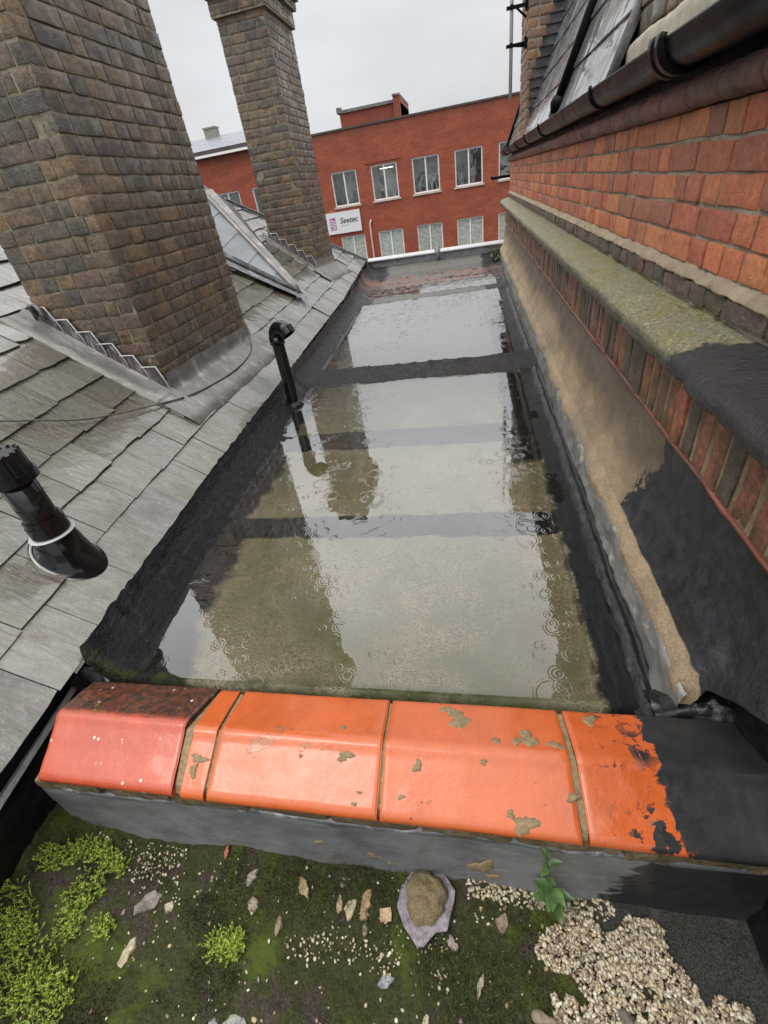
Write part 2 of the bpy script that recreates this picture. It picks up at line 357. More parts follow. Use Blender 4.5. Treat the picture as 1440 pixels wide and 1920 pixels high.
def m_ledge():
    """stone string course: mossy, bitumen painted nearest the corner"""
    n = N('mossy_stone'); x, y, z = n.xyz()
    g = n.noise(110, 5, .9); c = n.mix(n.rmp(g, .38, .62), (.050, .046, .020), (.40, .36, .20))
    c = n.mix(n.rmp(n.noise(4, 6, .7, n.vec((3, 1, 1))), .42, .62), c, n.mix(n.rmp(g, .38, .62), (.06, .064, .030), (.36, .36, .25)))
    c = n.mix(n.rmp(n.noise(9, 6, .8), .54, .66), c, (.22, .18, .025))
    c = n.mix(n.rmp(n.noise(110, 2, .8), .66, .70), c, (.52, .47, .27))
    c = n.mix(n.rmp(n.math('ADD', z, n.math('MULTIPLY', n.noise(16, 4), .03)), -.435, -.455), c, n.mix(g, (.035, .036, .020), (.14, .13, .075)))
    t = n.math('ADD', y, n.math('MULTIPLY', n.math('SUBTRACT', n.noise(11, 6, .7), .5), .22)); t = n.math('ADD', t, n.math('MULTIPLY', n.math('SUBTRACT', x, .55), .55))
    k = n.rmp(t, 1.265, 1.25); bl = n.mix(n.noise(130, 3, .7), (.012, .011, .012), (.045, .041, .044))
    c = n.mix(k, c, bl)
    h = n.math('ADD', n.noise(40, 6, .75), n.math('MULTIPLY', n.noise(180, 3), .4))
    return n.fin(c, n.mix(k, n.mix(n.noise(12, 5), (.2, .2, .2), (.6, .6, .6)), n.mix(n.rmp(n.noise(16, 6, .75), .4, .6), (.05, .05, .05), (.26, .26, .26))), n.bump(h, .010, .9), .5)
M_LEDGE = m_ledge()
def m_cove():
    n = N('sand_cement_render'); x, y, z = n.xyz()
    g = n.noise(150, 4, .8); c = n.mix(n.rmp(g, .35, .65), (.24, .17, .10), (.50, .38, .245))
    c = n.mix(n.rmp(n.noise(3.6, 6, .65, n.vec((1, .6, 1))), .45, .62), c, n.mix(.62, c, (.16, .13, .085)))
    c = n.mix(n.math('MULTIPLY', n.rmp(n.math('ADD', z, n.math('MULTIPLY', n.noise(3.5, 5, .6), .34)), -.83, -.70), .7), c, (.085, .068, .052))  # shade at the top of the cove, painted into the render colour
    c = n.mix(n.math('MULTIPLY', n.math('MULTIPLY', n.rmp(n.math('ADD', z, n.math('MULTIPLY', n.noise(5, 5, .7), .22)), -1.0, -1.05), n.rmp(n.noise(1.6, 4, .6), .50, .62)), .7), c, n.mix(g, (.08, .085, .02), (.22, .20, .05)))
    c = n.mix(n.math('MULTIPLY', n.rmp(n.noise(9, 5, .7), .62, .72), n.rmp(z, -.98, -1.08)), c, (.34, .27, .03))
    t = n.math('ADD', y, n.math('MULTIPLY', n.math('SUBTRACT', n.noise(9, 7, .72, None, .4), .5), .34)); t = n.math('ADD', t, n.math('MULTIPLY', n.math('ADD', z, .95), .35))
    lip = n.rmp(n.math('ADD', x, n.math('MULTIPLY', n.math('SUBTRACT', n.noise(22, 4), .5), .012)), .516, .519)
    k = n.math('MULTIPLY', n.rmp(t, 1.455, 1.44), n.math('MAXIMUM', lip, n.rmp(z, -1.062, -1.056)))
    blk = n.mix(n.rmp(n.noise(14, 7, .8), .35, .65), (.006, .008, .010), (.038, .043, .050)); c = n.mix(k, c, blk)
    h = n.math('ADD', n.noise(24, 6, .65), n.math('MULTIPLY', n.math('MULTIPLY', n.noise(170, 4, .8), .5), n.rmp(k, 0, 1, 1, .35)))
    return n.fin(c, n.mix(k, n.mix(n.noise(10, 4), (.4, .4, .4), (.75, .75, .75)), n.mix(n.rmp(n.noise(9, 6, .75), .4, .62), (.05, .05, .05), (.24, .24, .24))), n.bump(h, .011, .9), .5)
M_COVE = m_cove()
def m_moss():
    n = N('moss_and_soil'); x, y, z = n.xyz(); g = n.noise(130, 6, .9)
    c = n.mix(n.rmp(g, .38, .62), (.008, .011, .003), (.070, .080, .018))
    c = n.mix(n.rmp(n.noise(5, 5, .6, None, .5), .50, .60), c, n.mix(g, (.035, .052, .006), (.11, .15, .014)))
    c = n.mix(n.rmp(n.noise(6, 6, .75, n.vec((1, 1, 1), loc=(5, 9, 0)), .4), 0.53, .59), c, n.mix(n.rmp(g, .38, .62), (.010, .007, .006), (.11, .078, .066)))
    asp = n.mix(n.rmp(n.noise(230, 3, .8), .4, .7), (.018, .018, .016), (.11, .11, .10)); asp = n.mix(n.rmp(n.noise(8, 5), .6, .72), asp, (.15, .12, .11))
    t = n.math('ADD', x, n.math('MULTIPLY', n.math('SUBTRACT', n.noise(12, 5), .5), .10)); t = n.math('ADD', t, n.math('MULTIPLY', n.math('SUBTRACT', y, .25), .6))
    c = n.mix(n.rmp(t, .30, .34), c, asp)
    h = n.math('ADD', n.noise(70, 6, .75), n.math('MULTIPLY', n.noise(260, 3), .5))
    return n.fin(c, n.rmp(n.noise(20, 4), .3, .7, .45, .85), n.bump(h, .008, .9), .35)
M_MOSS = m_moss()
def m_attr(name, ro=.7, bmp=.002, sc=80, var=.35, spec=.4, coat=0):
    n = N(name); c = n.col(); c = n.mix(n.rmp(n.noise(sc, 5, .7), .3, .7), n.mix(var, c, (0, 0, 0)), n.mix(var*.35, c, (1, .95, .85)))
    return n.fin(c, ro, n.bump(n.noise(sc*1.6, 4, .7), bmp), spec, 0, coat)
M_CHIP = m_attr('stone_chip_surface', .5, .005, 55, .6); M_GRAV = m_attr('pale_gravel', .45, .001, 200, .25)
M_LEAF = m_attr('leaf_green', .4, .0005, 60, .2, .45); M_MOSSB = m_attr('moss_blades', .6, 0, 60, .25, .3)
def m_office():
    n = N('orange_red_facing_brick'); b = n.t.nodes.new('ShaderNodeTexBrick')
    x, y, z = n.xyz(); cb = n.t.nodes.new('ShaderNodeCombineXYZ'); n.put(cb, 0, n.math('ADD', x, y)); n.put(cb, 1, z); n.t.links.new(cb.outputs[0], b.inputs[0])
    b.inputs['Scale'].default_value = 1; b.inputs['Brick Width'].default_value = .225; b.inputs['Row Height'].default_value = .075; b.inputs['Mortar Size'].default_value = .008
    b.inputs['Color1'].default_value = (.37, .082, .040, 1); b.inputs['Color2'].default_value = (.46, .118, .058, 1); b.inputs['Mortar'].default_value = (.20, .060, .035, 1); b.inputs['Bias'].default_value = -.1
    c = n.mix(n.rmp(n.noise(.7, 6, .65, n.vec((1, 1, 2.5))), .42, .68), b.outputs[0], n.mix(.45, b.outputs[0], (.13, .035, .02)))
    c = n.mix(n.math('MULTIPLY', n.rmp(n.math('ADD', z, n.math('MULTIPLY', n.noise(1.6, 6, .7, n.vec((1, 1, .2))), 1.6)), 3.2, 4.0), .55), c, (.12, .05, .035))
    c = n.mix(n.math('MULTIPLY', n.rmp(n.noise(2.6, 6, .7), .58, .68), .35), c, (.14, .07, .05))
    return n.fin(c, .6, n.bump(b.outputs['Fac'], -.01, .5), .4)
M_OFFICE = m_office()
M_FRAME = m_plain('white_window_frame', (.92, .91, .88), .4, .04, 4); M_SILL = m_plain('pale_concrete_sill', (.55, .50, .44), .6, .2, 4)
M_COPDK = m_plain('dark_parapet_capping', (.075, .062, .055), .5, .3, 3); M_ROAD = m_plain('asphalt_ground', (.05, .05, .052), .6, .25, .5, .01)
M_SIGN = m_plain('white_sign_face', (.78, .78, .78), .3, .02, 1, 0); M_MAG = m_plain('magenta_print', (.42, .09, .36), .4, .05, 1, 0); M_TXT = m_plain('grey_print', (.06, .065, .07), .4, .05, 1, 0)
M_TXTL = m_plain('pale_print', (.46, .47, .47), .4, .05, 1, 0)
def m_glass():
    n = N('window_glass'); n.t.nodes.remove(n.b); fr = n.t.nodes.new('ShaderNodeLayerWeight')
    tr = n.t.nodes.new('ShaderNodeBsdfTransparent'); tr.inputs[0].default_value = (.93, .96, .96, 1); gl = n.t.nodes.new('ShaderNodeBsdfGlossy'); gl.inputs['Roughness'].default_value = .02
    nb = n.bump(n.noise(1.3, 3), .02); n.t.links.new(nb, gl.inputs['Normal'])
    ms = n.t.nodes.new('ShaderNodeMixShader'); n.t.links.new(n.math('MULTIPLY_ADD', n.math('POWER', fr.outputs['Facing'], 3.), .7, .14), ms.inputs[0]); n.t.links.new(tr.outputs[0], ms.inputs[1]); n.t.links.new(gl.outputs[0], ms.inputs[2]); n.t.links.new(ms.outputs[0], n.out.inputs[0]); return n.m
M_GLASS = m_glass()
def m_room():
    n = N('office_interior'); x, y, z = n.xyz(); a = n.noise(.9, 3, .5, n.vec((1.2, 1, .8)))
    c = n.mix(n.rmp(a, .40, .62), (.13, .15, .15), (.50, .55, .53)); c = n.mix(n.rmp(n.noise(1.6, 2, .5), .55, .60), c, (.06, .065, .07))
    return n.fin(c, .8)
M_ROOM = m_room()
def m_blind():
    n = N('pale_window_blind'); x, y, z = n.xyz(); a = n.math('SINE', n.math('MULTIPLY', z, 60)); 
    c = n.mix(n.rmp(n.noise(2.2, 3, .6, n.vec((2, 1, 3))), .4, .62), (.55, .57, .50), (.85, .85, .76)); c = n.mix(n.rmp(a, -1, 1, 0, .15), c, (.25, .25, .22)); return n.fin(c, .7)
M_BLIND = m_blind()
nl = N('ceiling_tube_light'); nl.b.inputs['Emission Color'].default_value = (1, .93, .75, 1); nl.b.inputs['Emission Strength'].default_value = 4; M_TUBE = nl.m

# ------------------------------------------------------------------ brickwork
def brick_tpl(nl=7, nh=4, nd=3):
    ax = [np.r_[-1, -1, np.linspace(-1, 1, k)[1:-1], 1, 1] for k in (nl, nd, nh)]
    tg = [np.r_[-1, 0, np.zeros(k-2), 0, 1] for k in (nl, nd, nh)]
    V = []; T = []; Q = []; n = 0
    for a in range(3):
        u, v = [k for k in range(3) if k != a]
        for s in (-1, 1):
            U, W_ = np.meshgrid(np.arange(len(ax[u])), np.arange(len(ax[v])), indexing='ij')
            P = np.zeros(U.shape+(3,)); G = np.zeros(U.shape+(3,)); P[..., a] = s; G[..., a] = s
            P[..., u] = ax[u][U]; P[..., v] = ax[v][W_]; G[..., u] = tg[u][U]; G[..., v] = tg[v][W_]
            f = gridfaces(*U.shape)
            if (s > 0) ^ (a == 1): f = f[:, ::1]
            else: f = f[:, ::-1]
            V.append(P.reshape(-1, 3)); T.append(G.reshape(-1, 3)); Q.append(f+n); n += U.size
    return np.concatenate(V), np.concatenate(T), np.concatenate(Q)
TP, TG, TQ = brick_tpl()
def bricks(name, L, mat, parent, amp=.004, seed=0, r=.006, fn=None):
    """L: list of (cx,cy,cz, hx,hy,hz, color)"""
    C = np.array([b[:3] for b in L]); H = np.array([b[3:6] for b in L]); K = np.array([b[6] for b in L])*(np.array([1.06, 1.22, .92]) if mat is M_RED else 1)
    n = len(L); m = len(TP)
    rr = np.minimum(r, H.min(1)*.6)[:, None, None]
    inner = np.clip(TP[None]*H[:, None], -(H[:, None]-rr), H[:, None]-rr)
    g = np.repeat(TG[None], n, 0); ln = np.linalg.norm(g, axis=2, keepdims=True); ln[ln == 0] = 1
    V = inner + rr*g/ln
    # small per-brick tilt
    rs = np.random.RandomState(seed); tz = rs.randn(n, 1)*.007; ty = rs.randn(n, 1)*.007
    V = np.stack([V[..., 0]-tz*V[..., 1]*0, V[..., 1]+tz*V[..., 0]*.5, V[..., 2]+ty*(V[..., 0]+V[..., 1])], -1)
    V = V + C[:, None] + rs.randn(n, 1, 3)*.0009
    V = V.reshape(-1, 3); q = V*38
    d = np.stack([fbm(q, seed+1, 3), fbm(q+9, seed+2, 3), fbm(q+31, seed+3, 3)], 1)*amp
    big = np.abs(fbm(V*11+5, seed+4, 2))[:, None]; V = V + d*(.5+1.3*big)
    if fn is not None: V = fn(V)
    col = np.repeat(K, m, 0); Q = (TQ[None]+np.arange(n)[:, None, None]*m).reshape(-1, 4)
    return raw(name, V, Q, mat, parent, col)
STOCK = [hexes(c) for c in ('8e6c34', '9c6e2c', '745834', '664c30', '784c30', 'a07434', '54432e', '3e3224', '7e5e32', '966a2a', '6e462e', '725634')]
REDS = [hexes(c) for c in ('e6713a', 'dc6432', 'e87a42', 'd05a32', 'b85638', 'e26c3e', 'f0844c', 'd8653a', 'be5e40')]
def pick(pal, rs, v=.18):
    c = np.array(pal[rs.randint(len(pal))]); return tuple(c*(1+v*rs.randn()*.6))
def stack_bricks(x0, x1, y0, y1, z0, z1, seed, ch=.0765, pal=STOCK, corbels=()):
    """bonded brick shell of a chimney, whole bricks wrapping the corners"""
    rs = np.random.RandomState(seed); L = []; j = .0048; d = .102; k = 0; z = z0
    while z < z1-.01:
        o = 0
        for (za, zb, ov) in corbels:
            if za <= z < zb: o = ov
        X0, X1, Y0, Y1 = x0-o, x1+o, y0-o, y1+o
        for side in range(4):
            full = (side < 2) == (k % 2 == 0)
            a0, a1 = (X0, X1) if side < 2 else (Y0, Y1)
            if not full: a0 += d+2*j; a1 -= d+2*j
            a = a0; idx = side
            while a < a1-.02:
                w = .1075 if (idx+k//2) % 2 == 0 or rs.rand() < .08 else .220
                if rs.rand() < .06: w *= .8
                idx += 1
                b = min(a+w, a1)
                if a1-b < .05: b = a1
                hx, c = (b-a)/2-j*.7, (a+b)/2
                cl = tuple(np.array(pick(pal, rs))*.86)
                zz = z+ch/2; hz = ch/2-j
                if hx > .012:
                    if side == 0: L.append((c, Y0+d/2, zz, hx, d/2, hz, cl))
                    elif side == 1: L.append((c, Y1-d/2, zz, hx, d/2, hz, cl))
                    elif side == 2: L.append((X0+d/2, c, zz, d/2, hx, hz, cl))
                    else: L.append((X1-d/2, c, zz, d/2, hx, hz, cl))
                a = b+j*.6
        z += ch; k += 1
    return L
def mortar_core(name, x0, x1, y0, y1, z0, z1, mat, parent, ins=.007, corb=()):
    m = MB(); m.box(x0+ins, x1-ins, y0+ins, y1-ins, z0, z1-.01)
    for za, zb, ov in corb: m.box(x0-ov+ins, x1+ov-ins, y0-ov+ins, y1+ov-ins, za+.003, zb-.006)
    return m.obj(name, mat, parent)

# ------------------------------------------------------------------ the left slate roof surface
EY = [-3, .66, 1.9, 2.39, 5.98, 8.96, 12]; EX = [-1.02, -1.32, -1.42, -1.44, -1.59, -1.85, -2.1]; EZ = [-1.20, -1.13, -1.11, -1.10, -1.04, -1.0, -.96]
TAN = .75; CS = .8
def eave(Y): return np.interp(Y, EY, EX), np.interp(Y, EY, EZ)
def slz(X, Y): ex, ez = eave(Y); return ez + TAN*(ex-X)
def son(s, Y, up=0.):
    """point on the roof: s metres up the slope from the eave at Y, lifted by up"""
    ex, ez = eave(Y); return np.stack([ex - s*CS + up*.6, Y+0*s, ez + s*.6 + up*CS], -1)
YH0, YH1 = 9.02, 6.30      # far hip: from the eave corner to the ridge
SMAX = 2.75
def ymax(s): return YH0 + (YH1-YH0)*s/SMAX

# ================================================================== SETTING
g = MB(); g.box(-400, 400, -300, 900, -11.3, -11); tag(g.obj('street_ground', M_ROAD), kind='structure')

# low mossy roof in the foreground
nx, ny = 420, 190
X, Y = np.meshgrid(np.linspace(-2.3, .60, nx), np.linspace(-.75, .44, ny), indexing='ij')
P = np.stack([X.ravel(), Y.ravel(), np.full(X.size, -1.472)], 1)
wall_side = np.clip((P[:, 0]-.22+(P[:, 1]-.25)*.5)/.1, 0, 1)
lump = fbm(P*[9, 9, 1], 3, 4)*.013 + np.abs(fbm(P*[30, 30, 1], 5, 3))*.009 + fbm(P*[3, 3, 1], 8, 2)*.012
P[:, 2] += lump*(1-.8*wall_side) - .006 + .05*np.clip((-.9-P[:, 0])/.5, 0, 1)
MZ = P[:, 2].reshape(nx, ny).copy()
def moss_z(x, y):
    i = np.clip((np.asarray(x)+2.3)/2.9*(nx-1), 0, nx-2); j = np.clip((np.asarray(y)+.75)/1.19*(ny-1), 0, ny-2)
    i0 = i.astype(int); j0 = j.astype(int); fi = i-i0; fj = j-j0
    return (MZ[i0, j0]*(1-fi)*(1-fj)+MZ[i0+1, j0]*fi*(1-fj)+MZ[i0, j0+1]*(1-fi)*fj+MZ[i0+1, j0+1]*fi*fj)
tag(raw('mossy_roof_surface', P, gridfaces(nx, ny)[:, ::-1], M_MOSS), kind='structure')

# ================================================================== FLAT ROOF
fr_ = thing('flat_roof', 'long flat felt roof under rain water between the slate slope and the red brick wall', 'flat roof', (0, .8, -1.25))
LAPS = [(1.50, 1.70, .0015), (2.36, 2.60, .002), (3.45, 3.86, .014), (6.50, 6.78, .014), (7.95, 8.08, .009)]
ys = np.r_[np.linspace(.74, 4.2, 360), np.linspace(4.215, 9.05, 300)]
us = np.r_[np.linspace(0, .2, 22)[:-1], np.linspace(.2, 1, 150)]
U, Yg = np.meshgrid(us, ys, indexing='ij')
ex, ez = eave(Yg); xl = ex+.035; Xg = xl + (.47-xl)*U
tilt = .05*(Yg-4)*0
Zg = np.full(Xg.shape, -1.25)
dl = Xg-xl
q = np.stack([Xg.ravel(), Yg.ravel(), Zg.ravel()], 1)
n1 = fbm(q*[5, 5, 1], 11, 4).reshape(Xg.shape); n2 = fbm(q*[22, 16, 1], 12, 3).reshape(Xg.shape); n3 = fbm(q*[1.6, 1.1, 1], 14, 2).reshape(Xg.shape)
rise = np.clip(1-(dl-.01)/.13, 0, 1)**1.8
Zg += rise*.10 + .010*np.clip(1-dl/.26+.25*n1, 0, 1) + np.clip(1-(dl)/.02, 0, 1)*.06
Zg += .0014*n1 + .0007*n2 + .0016*n3
Zg += .012*np.clip((Xg-.315)/.02, 0, 1) + .010*np.clip((Xg-.42)/.03, 0, 1)
Zg += (.012+.004*n1)*np.clip(1-dl/.36, 0, 1)*np.abs(n2)**1.5
for a, b, h in LAPS:
    yy = Yg + .024*n1 + .008*n2 + .04*(Xg+.5)*(-1 if a > 5 else -.1)
    w = np.clip((yy-a)/.012, 0, 1)*np.clip((b-yy)/.012, 0, 1)
    rid = (.6 if h > .01 else 1.2)*np.exp(-((yy-b+.03)/.018)**2)*(1+.8*n2)
    Zg += h*(w + rid) + (.006*np.abs(n2)*w if h > .01 else 0)
edge = np.clip((.80-Yg+.02*n1)/.05, 0, 1); Zg += .010*edge*np.clip((.2-Xg)/.4, .35, 1)
Zg += .0115*np.clip((Yg-7.25)/.3, 0, 1)*(1+.35*n2) + .10*np.clip((Yg-8.72)/.22, 0, 1)
Zg -= .06*np.clip((.755-Yg)/.015, 0, 1)
felt = raw('felt_sheet', np.stack([Xg.ravel(), Yg.ravel(), Zg.ravel()], 1), gridfaces(*Xg.shape)[:, ::-1], M_FELT, fr_)
# bitumen upstand rising to the slate edge
yu = np.r_[np.linspace(.68, 4, 260), np.linspace(4.03, 9.05, 200)]; zt = np.linspace(0, 1, 14)
A, B = np.meshgrid(yu, zt, indexing='ij'); ex, ez = eave(A)
zb = np.where(A < .74, -1.34, -1.19)
V = np.stack([ex+.052-.055*B+.0*A, A, zb+(ez-.035-zb)*B], -1).reshape(-1, 3)
V[:, 0] += fbm(V*[14, 5, 12], 21, 4)*.006
raw('side_upstand', V, gridfaces(*A.shape), M_BIT, fr_)
# concrete deck edge below the felt at the near end and dark gutter gap
b = MB(); b.box(-1.30, .47, .752, 9.02, -1.60, -1.275); b.obj('deck', M_COPDK, fr_)
# bitumen roll and pale strip on the wall side
def wav(V, a=.006, s=31):
    V = V.copy(); V[:, 0] += fbm(np.stack([V[:, 1]*4, V[:, 1]*0+s, V[:, 1]*0], 1), s, 4)*a; return V
ysr = np.linspace(.70, 9.1, 700)
sweep('edge_roll', [(.405, -1.246), (.425, -1.228), (.445, -1.219), (.462, -1.224), (.474, -1.214)], ysr, M_BIT, fr_, .004, 14, 40, 3, fn=lambda V: wav(V, .006, 33))
# end kerb
k_ = MB()
kz = -1.0
k_.box(-1.90, .60, 9.03, 9.22, -1.6, kz-.03)
o = bevel(k_.obj('end_kerb', M_LEADK, fr_), .02, 3)
k_ = MB(); k_.box(-1.92, .60, 9.005, 9.25, kz-.028, kz+.004); k_.tube([(-1.9, 9.0, kz-.02), (.6, 9.0, kz-.02)], .018, 8); o = bevel(k_.obj('kerb_capping', M_LEADB, fr_), .006, 2)
k_ = MB(); k_.tube([(-.55, 8.96, -1.2), (-.56, 8.97, kz-.03), (-.57, 9.03, kz+.03), (-.57, 9.24, kz+.03)], [.03, .04, .045, .04], 10)
k_.tube([(-.60, 9.05, kz+.02), (-.60, 9.05, kz+.09)], [.03, .012], 8)
k_.obj('kerb_roll_joint', M_LEAD, fr_, True)
# rain water lying on the felt
wy = [.772, 9.02]
WX = []
pts = [(eave(y)[0]+.05, y) for y in np.linspace(wy[0], wy[1], 24)]
V = [(x, y, -1.2395) for x, y in pts] + [(.455, y, -1.2395) for x, y in pts]
m_ = MB(); n_ = len(pts); m_.add(V, [(i, n_+i, n_+i+1, i+1) for i in range(n_-1)])
tag(m_.obj('rain_water', M_WATER), kind='structure')

# ================================================================== SLATE ROOF
sr = thing('slate_roof', 'wet grey slate pitched roof on the left with courses running to the far hip', 'roof', (-1.4, 4, -1.1))
rs = np.random.RandomState(11)
ga, wS, th = .195, .25, .008
SV, SQ, SC = [], [], []; n0 = 0
gu, gv = 7, 6
PAL = [hexes(c) for c in ('6c685e', '736f64', '65625a', '6c685d', '76736a', '655f55', '706b61', '64635e')]
for c in range(15):
    s0 = c*ga - (.012 if c == 0 else 0)
    y = -2.6 + (.125 if c % 2 else 0) + .015*rs.randn() + (.002)
    off = .13+.0
    y = .63-.25*13 + (0 if c % 2 == 0 else .125) + rs.randn()*.004
    while y < 9.1:
        w = wS + rs.randn()*.003; ya, yb = y+.0016, y+w-.0016
        s1 = s0 + ga + .035
        if c == 0: s1 = s0+ga+.05
        jit = rs.randn()*(.004 if c else .0015)
        u = np.linspace(0, 1, gu); v = np.linspace(0, 1, gv)
        A, B = np.meshgrid(u, v, indexing='ij'); ss = s0+jit+(s1-s0)*A; YY = ya+(yb-ya)*B
        tl_ = rs.randn(2)*.0022
        if c > 0 and rs.rand() < .35:                     # chipped lower corner
            cn = rs.randint(2); k = np.exp(-((A)/.12)**2-((B-cn)/.16)**2); ss = ss + k*rs.uniform(.004, .014)
        ss = ss + np.where(A == 0, rs.randn(*A.shape)*.0016, 0)
        ym = ymax(ss)
        if (ya > ym.max()): break
        YY = np.minimum(YY, ym)
        lift = .003 + .0135*(1-(ss-s0)/(s1-s0)) + rs.rand()*.0025 + tl_[0]*A + tl_[1]*B + .001
        top = son(ss.ravel(), YY.ravel(), lift.ravel())
        top[:, 2] += fbm(top*[7, 14, 7]+c*3.1, 50+c, 3)*.0016
        # skirt: edges dropped to the course below
        ring = [i*gv for i in range(gu-1, -1, -1)] + list(range(1, gv)) + [i*gv+gv-1 for i in range(1, gu)]
        low = top[ring] - np.array([.6, 0, .8])*th
        SV.append(top); SV.append(low)
        SQ.append(gridfaces(gu, gv)[:, ::-1]+n0)
        nr = len(ring); SQ.append(np.array([(n0+ring[i], n0+ring[i+1], n0+gu*gv+i+1, n0+gu*gv+i) for i in range(nr-1)]))
        cl = np.array(PAL[rs.randint(len(PAL))])*(.66+.34*rs.rand()) * (1.0 if rs.rand() > .12 else .7)
        if rs.rand() < .18: cl = cl*np.array([1.0, .88, .90])
        if y > 2.3: cl = cl*1.0
        SC.append(np.tile(cl, (gu*gv+nr, 1))); n0 += gu*gv+nr
        y += w
raw('slates', np.concatenate(SV), np.concatenate(SQ), M_SLATE, sr, np.concatenate(SC), smooth=False)
# roof deck under the slates (one solid wedge: slope, far hip, ridge, back slope)
yy = np.linspace(-2.7, YH0, 30)
m_ = MB()
e0 = [tuple(son(np.array(-.0), np.array(y), -.012)) for y in yy]; e1 = [tuple(son(np.array(SMAX), np.array(min(y, YH1)), -.012)) for y in yy]
n_ = len(yy); m_.add(e0+e1, [(i, i+1, n_+i+1, n_+i) for i in range(n_-1)])
rg = np.array(e1[-1]); rg0 = np.array(e1[0]); cn = np.array(e0[-1])
bk = rg+[-3, 0, -2.2]; bk0 = rg0+[-3, 0, -2.2]; far = cn+[-4.0, .3, -.1]
m_.add([rg, cn, far, bk, rg0, bk0], [(0, 2, 1), (0, 3, 2), (4, 5, 3, 0)])
m_.add([(-1.9, 9.0, -1.03), (-6, 9.3, -1.1), (-6, 9.3, -11), (-1.9, 9.0, -11)], [(0, 1, 2, 3)])
m_.obj('roof_deck', M_COPDK, sr)
# far hip roll
m_ = MB(); hp = [son(np.array(s), np.array(ymax(s)), .018) for s in np.linspace(-.02, SMAX, 30)]
m_.tube([tuple(p) for p in hp], .028, 8)
for i in range(len(hp)-1):
    a, b_ = hp[i], hp[i+1]; dn_ = np.array([.0, -.11, -.0]);
    m_.add([a, b_, b_+[.03, -.075, -.018], a+[.03, -.075, -.018]], [(0, 1, 2, 3)])
m_.obj('far_hip_roll', M_LEAD, sr, True)
# eave metal strip at the near left corner
m_ = MB()
for (a, b_) in (((-1.365, .76, -1.205), (-1.335, .30, -1.225)), ((-1.335, .30, -1.225), (-1.29, -.4, -1.26))):
    a, b_ = np.array(a), np.array(b_); m_.add([a, b_, b_+[.024, 0, .010], a+[.014, 0, .010], a+[0, 0, -.012], b_+[0, 0, -.012], b_+[.024, 0, -.012], a+[.014, 0, -.012]], [(0, 1, 2, 3), (3, 2, 6, 7), (0, 4, 5, 1)])
m_.obj('eave_metal_strip', M_LEADB, sr)
m_ = MB()
for a, b_ in zip(np.linspace(-2.7, .74, 12)[:-1], np.linspace(-2.7, .74, 12)[1:]):
    xa, xb = eave(a)[0]-.045, eave(b_)[0]-.045; za, zb_ = eave(a)[1]-.02, eave(b_)[1]-.02
    m_.add([(xa, a, -1.62), (xb, b_, -1.62), (xb, b_, zb_), (xa, a, za)], [(0, 1, 2, 3)])
m_.obj('eaves_fascia', M_BIT, sr)
# the cheek: slate-clad wedge with lead hip roll and lead valley behind the big chimney
P0 = son(np.array(.40), np.array(5.13), .02)
V1 = son(np.array(1.016), np.array(4.864), .025); V2 = V1+(V1-P0)*1.2
H1 = np.array([-2.906, 5.945, .117]); H0 = P0+[0, .02, .02]
H1 = H1*.965
H2 = H0+(H1-H0)*1.15; R1 = son(np.array(1.9), np.array(7.1), .012)
def patch(a, b_, c, d, nu=14, nv=14):
    u, v = np.meshgrid(np.linspace(0, 1, nu), np.linspace(0, 1, nv), indexing='ij'); u = u.reshape(-1, 1); v = v.reshape(-1, 1)
    return (1-u)*((1-v)*a+v*b_)+u*((1-v)*d+v*c), gridfaces(nu, nv)
# cheek slates: individual rows between valley and hip
cv, cq, cc = [], [], []; n0 = 0
rows = 5
for i in range(rows):
    t0, t1 = i/rows, (i+1)/rows+.02
    cols = max(1, int(1+t1*2.4)); 
    for j in range(cols):
        s0_, s1_ = j/cols+.006, (j+1)/cols-.006
        def pt(t, s, up): 
            a = H0+(H2-H0)*t; b_ = P0+(V2-P0)*t; p = b_*(1-s)+a*s; nrm = np.cross(V2-P0, H2-P0); nrm = nrm/np.linalg.norm(nrm); nrm = nrm*(1 if nrm[1] < 0 else -1); return p+nrm*up
        q = [pt(t0+.001, s0_-.004, .010), pt(t0+.001, s1_+.004, .010), pt(t1, s1_+.004, .004), pt(t1, s0_-.004, .004)]
        q += [p-np.array([0, -.012, 0]) for p in q]
        cv += q; cq += [(n0, n0+1, n0+2, n0+3), (n0, n0+4, n0+5, n0+1), (n0, n0+3, n0+7, n0+4), (n0+1, n0+5, n0+6, n0+2)]; n0 += 8
        cl = np.array(hexes('868e96'))*(.97+.06*rs.rand()); cc += [cl]*8
raw('cheek_slates', cv, np.array(cq), m_plain('blue_grey_slate', (.26, .28, .30), .35, .2, 3, .006, .5), sr, cc, smooth=False)
m_ = MB(); m_.add([P0, V2, H2], [(0, 1, 2)]); m_.add([H0, H2, R1+[-.9, 0, .72], R1, son(np.array(.55), np.array(5.6), .0)], [(0, 1, 2, 3, 4)])
m_.obj('cheek_base', M_COPDK, sr)
m_ = MB(); m_.tube([tuple(H0+(H2-H0)*t+np.array([0, 0, .03])) for t in np.linspace(-.03, 1, 16)], [.028]*15+[.028], 10)
hd = (H2-H0); 
m_.add([H0+[.0, -.07, -.04], H2+[0, -.07, -.04], H2+[0, 0, .02], H0+[0, 0, .02], H0+[.09, .04, -.02], H2+[.12, .04, .02]], [(0, 1, 2, 3), (3, 2, 5, 4)])
m_.obj('cheek_hip_roll', M_LEADW, sr, True)
m_ = MB(); a, b_ = P0, V2; m_.add([a+[.03, -.0, .012], b_+[.0, -.0, .05], b_+[.10, -.16, -.03], a+[.10, -.10, -.03], a+[.02, .03, .06], b_+[0, .02, .12]], [(0, 1, 2, 3), (4, 5, 1, 0)])
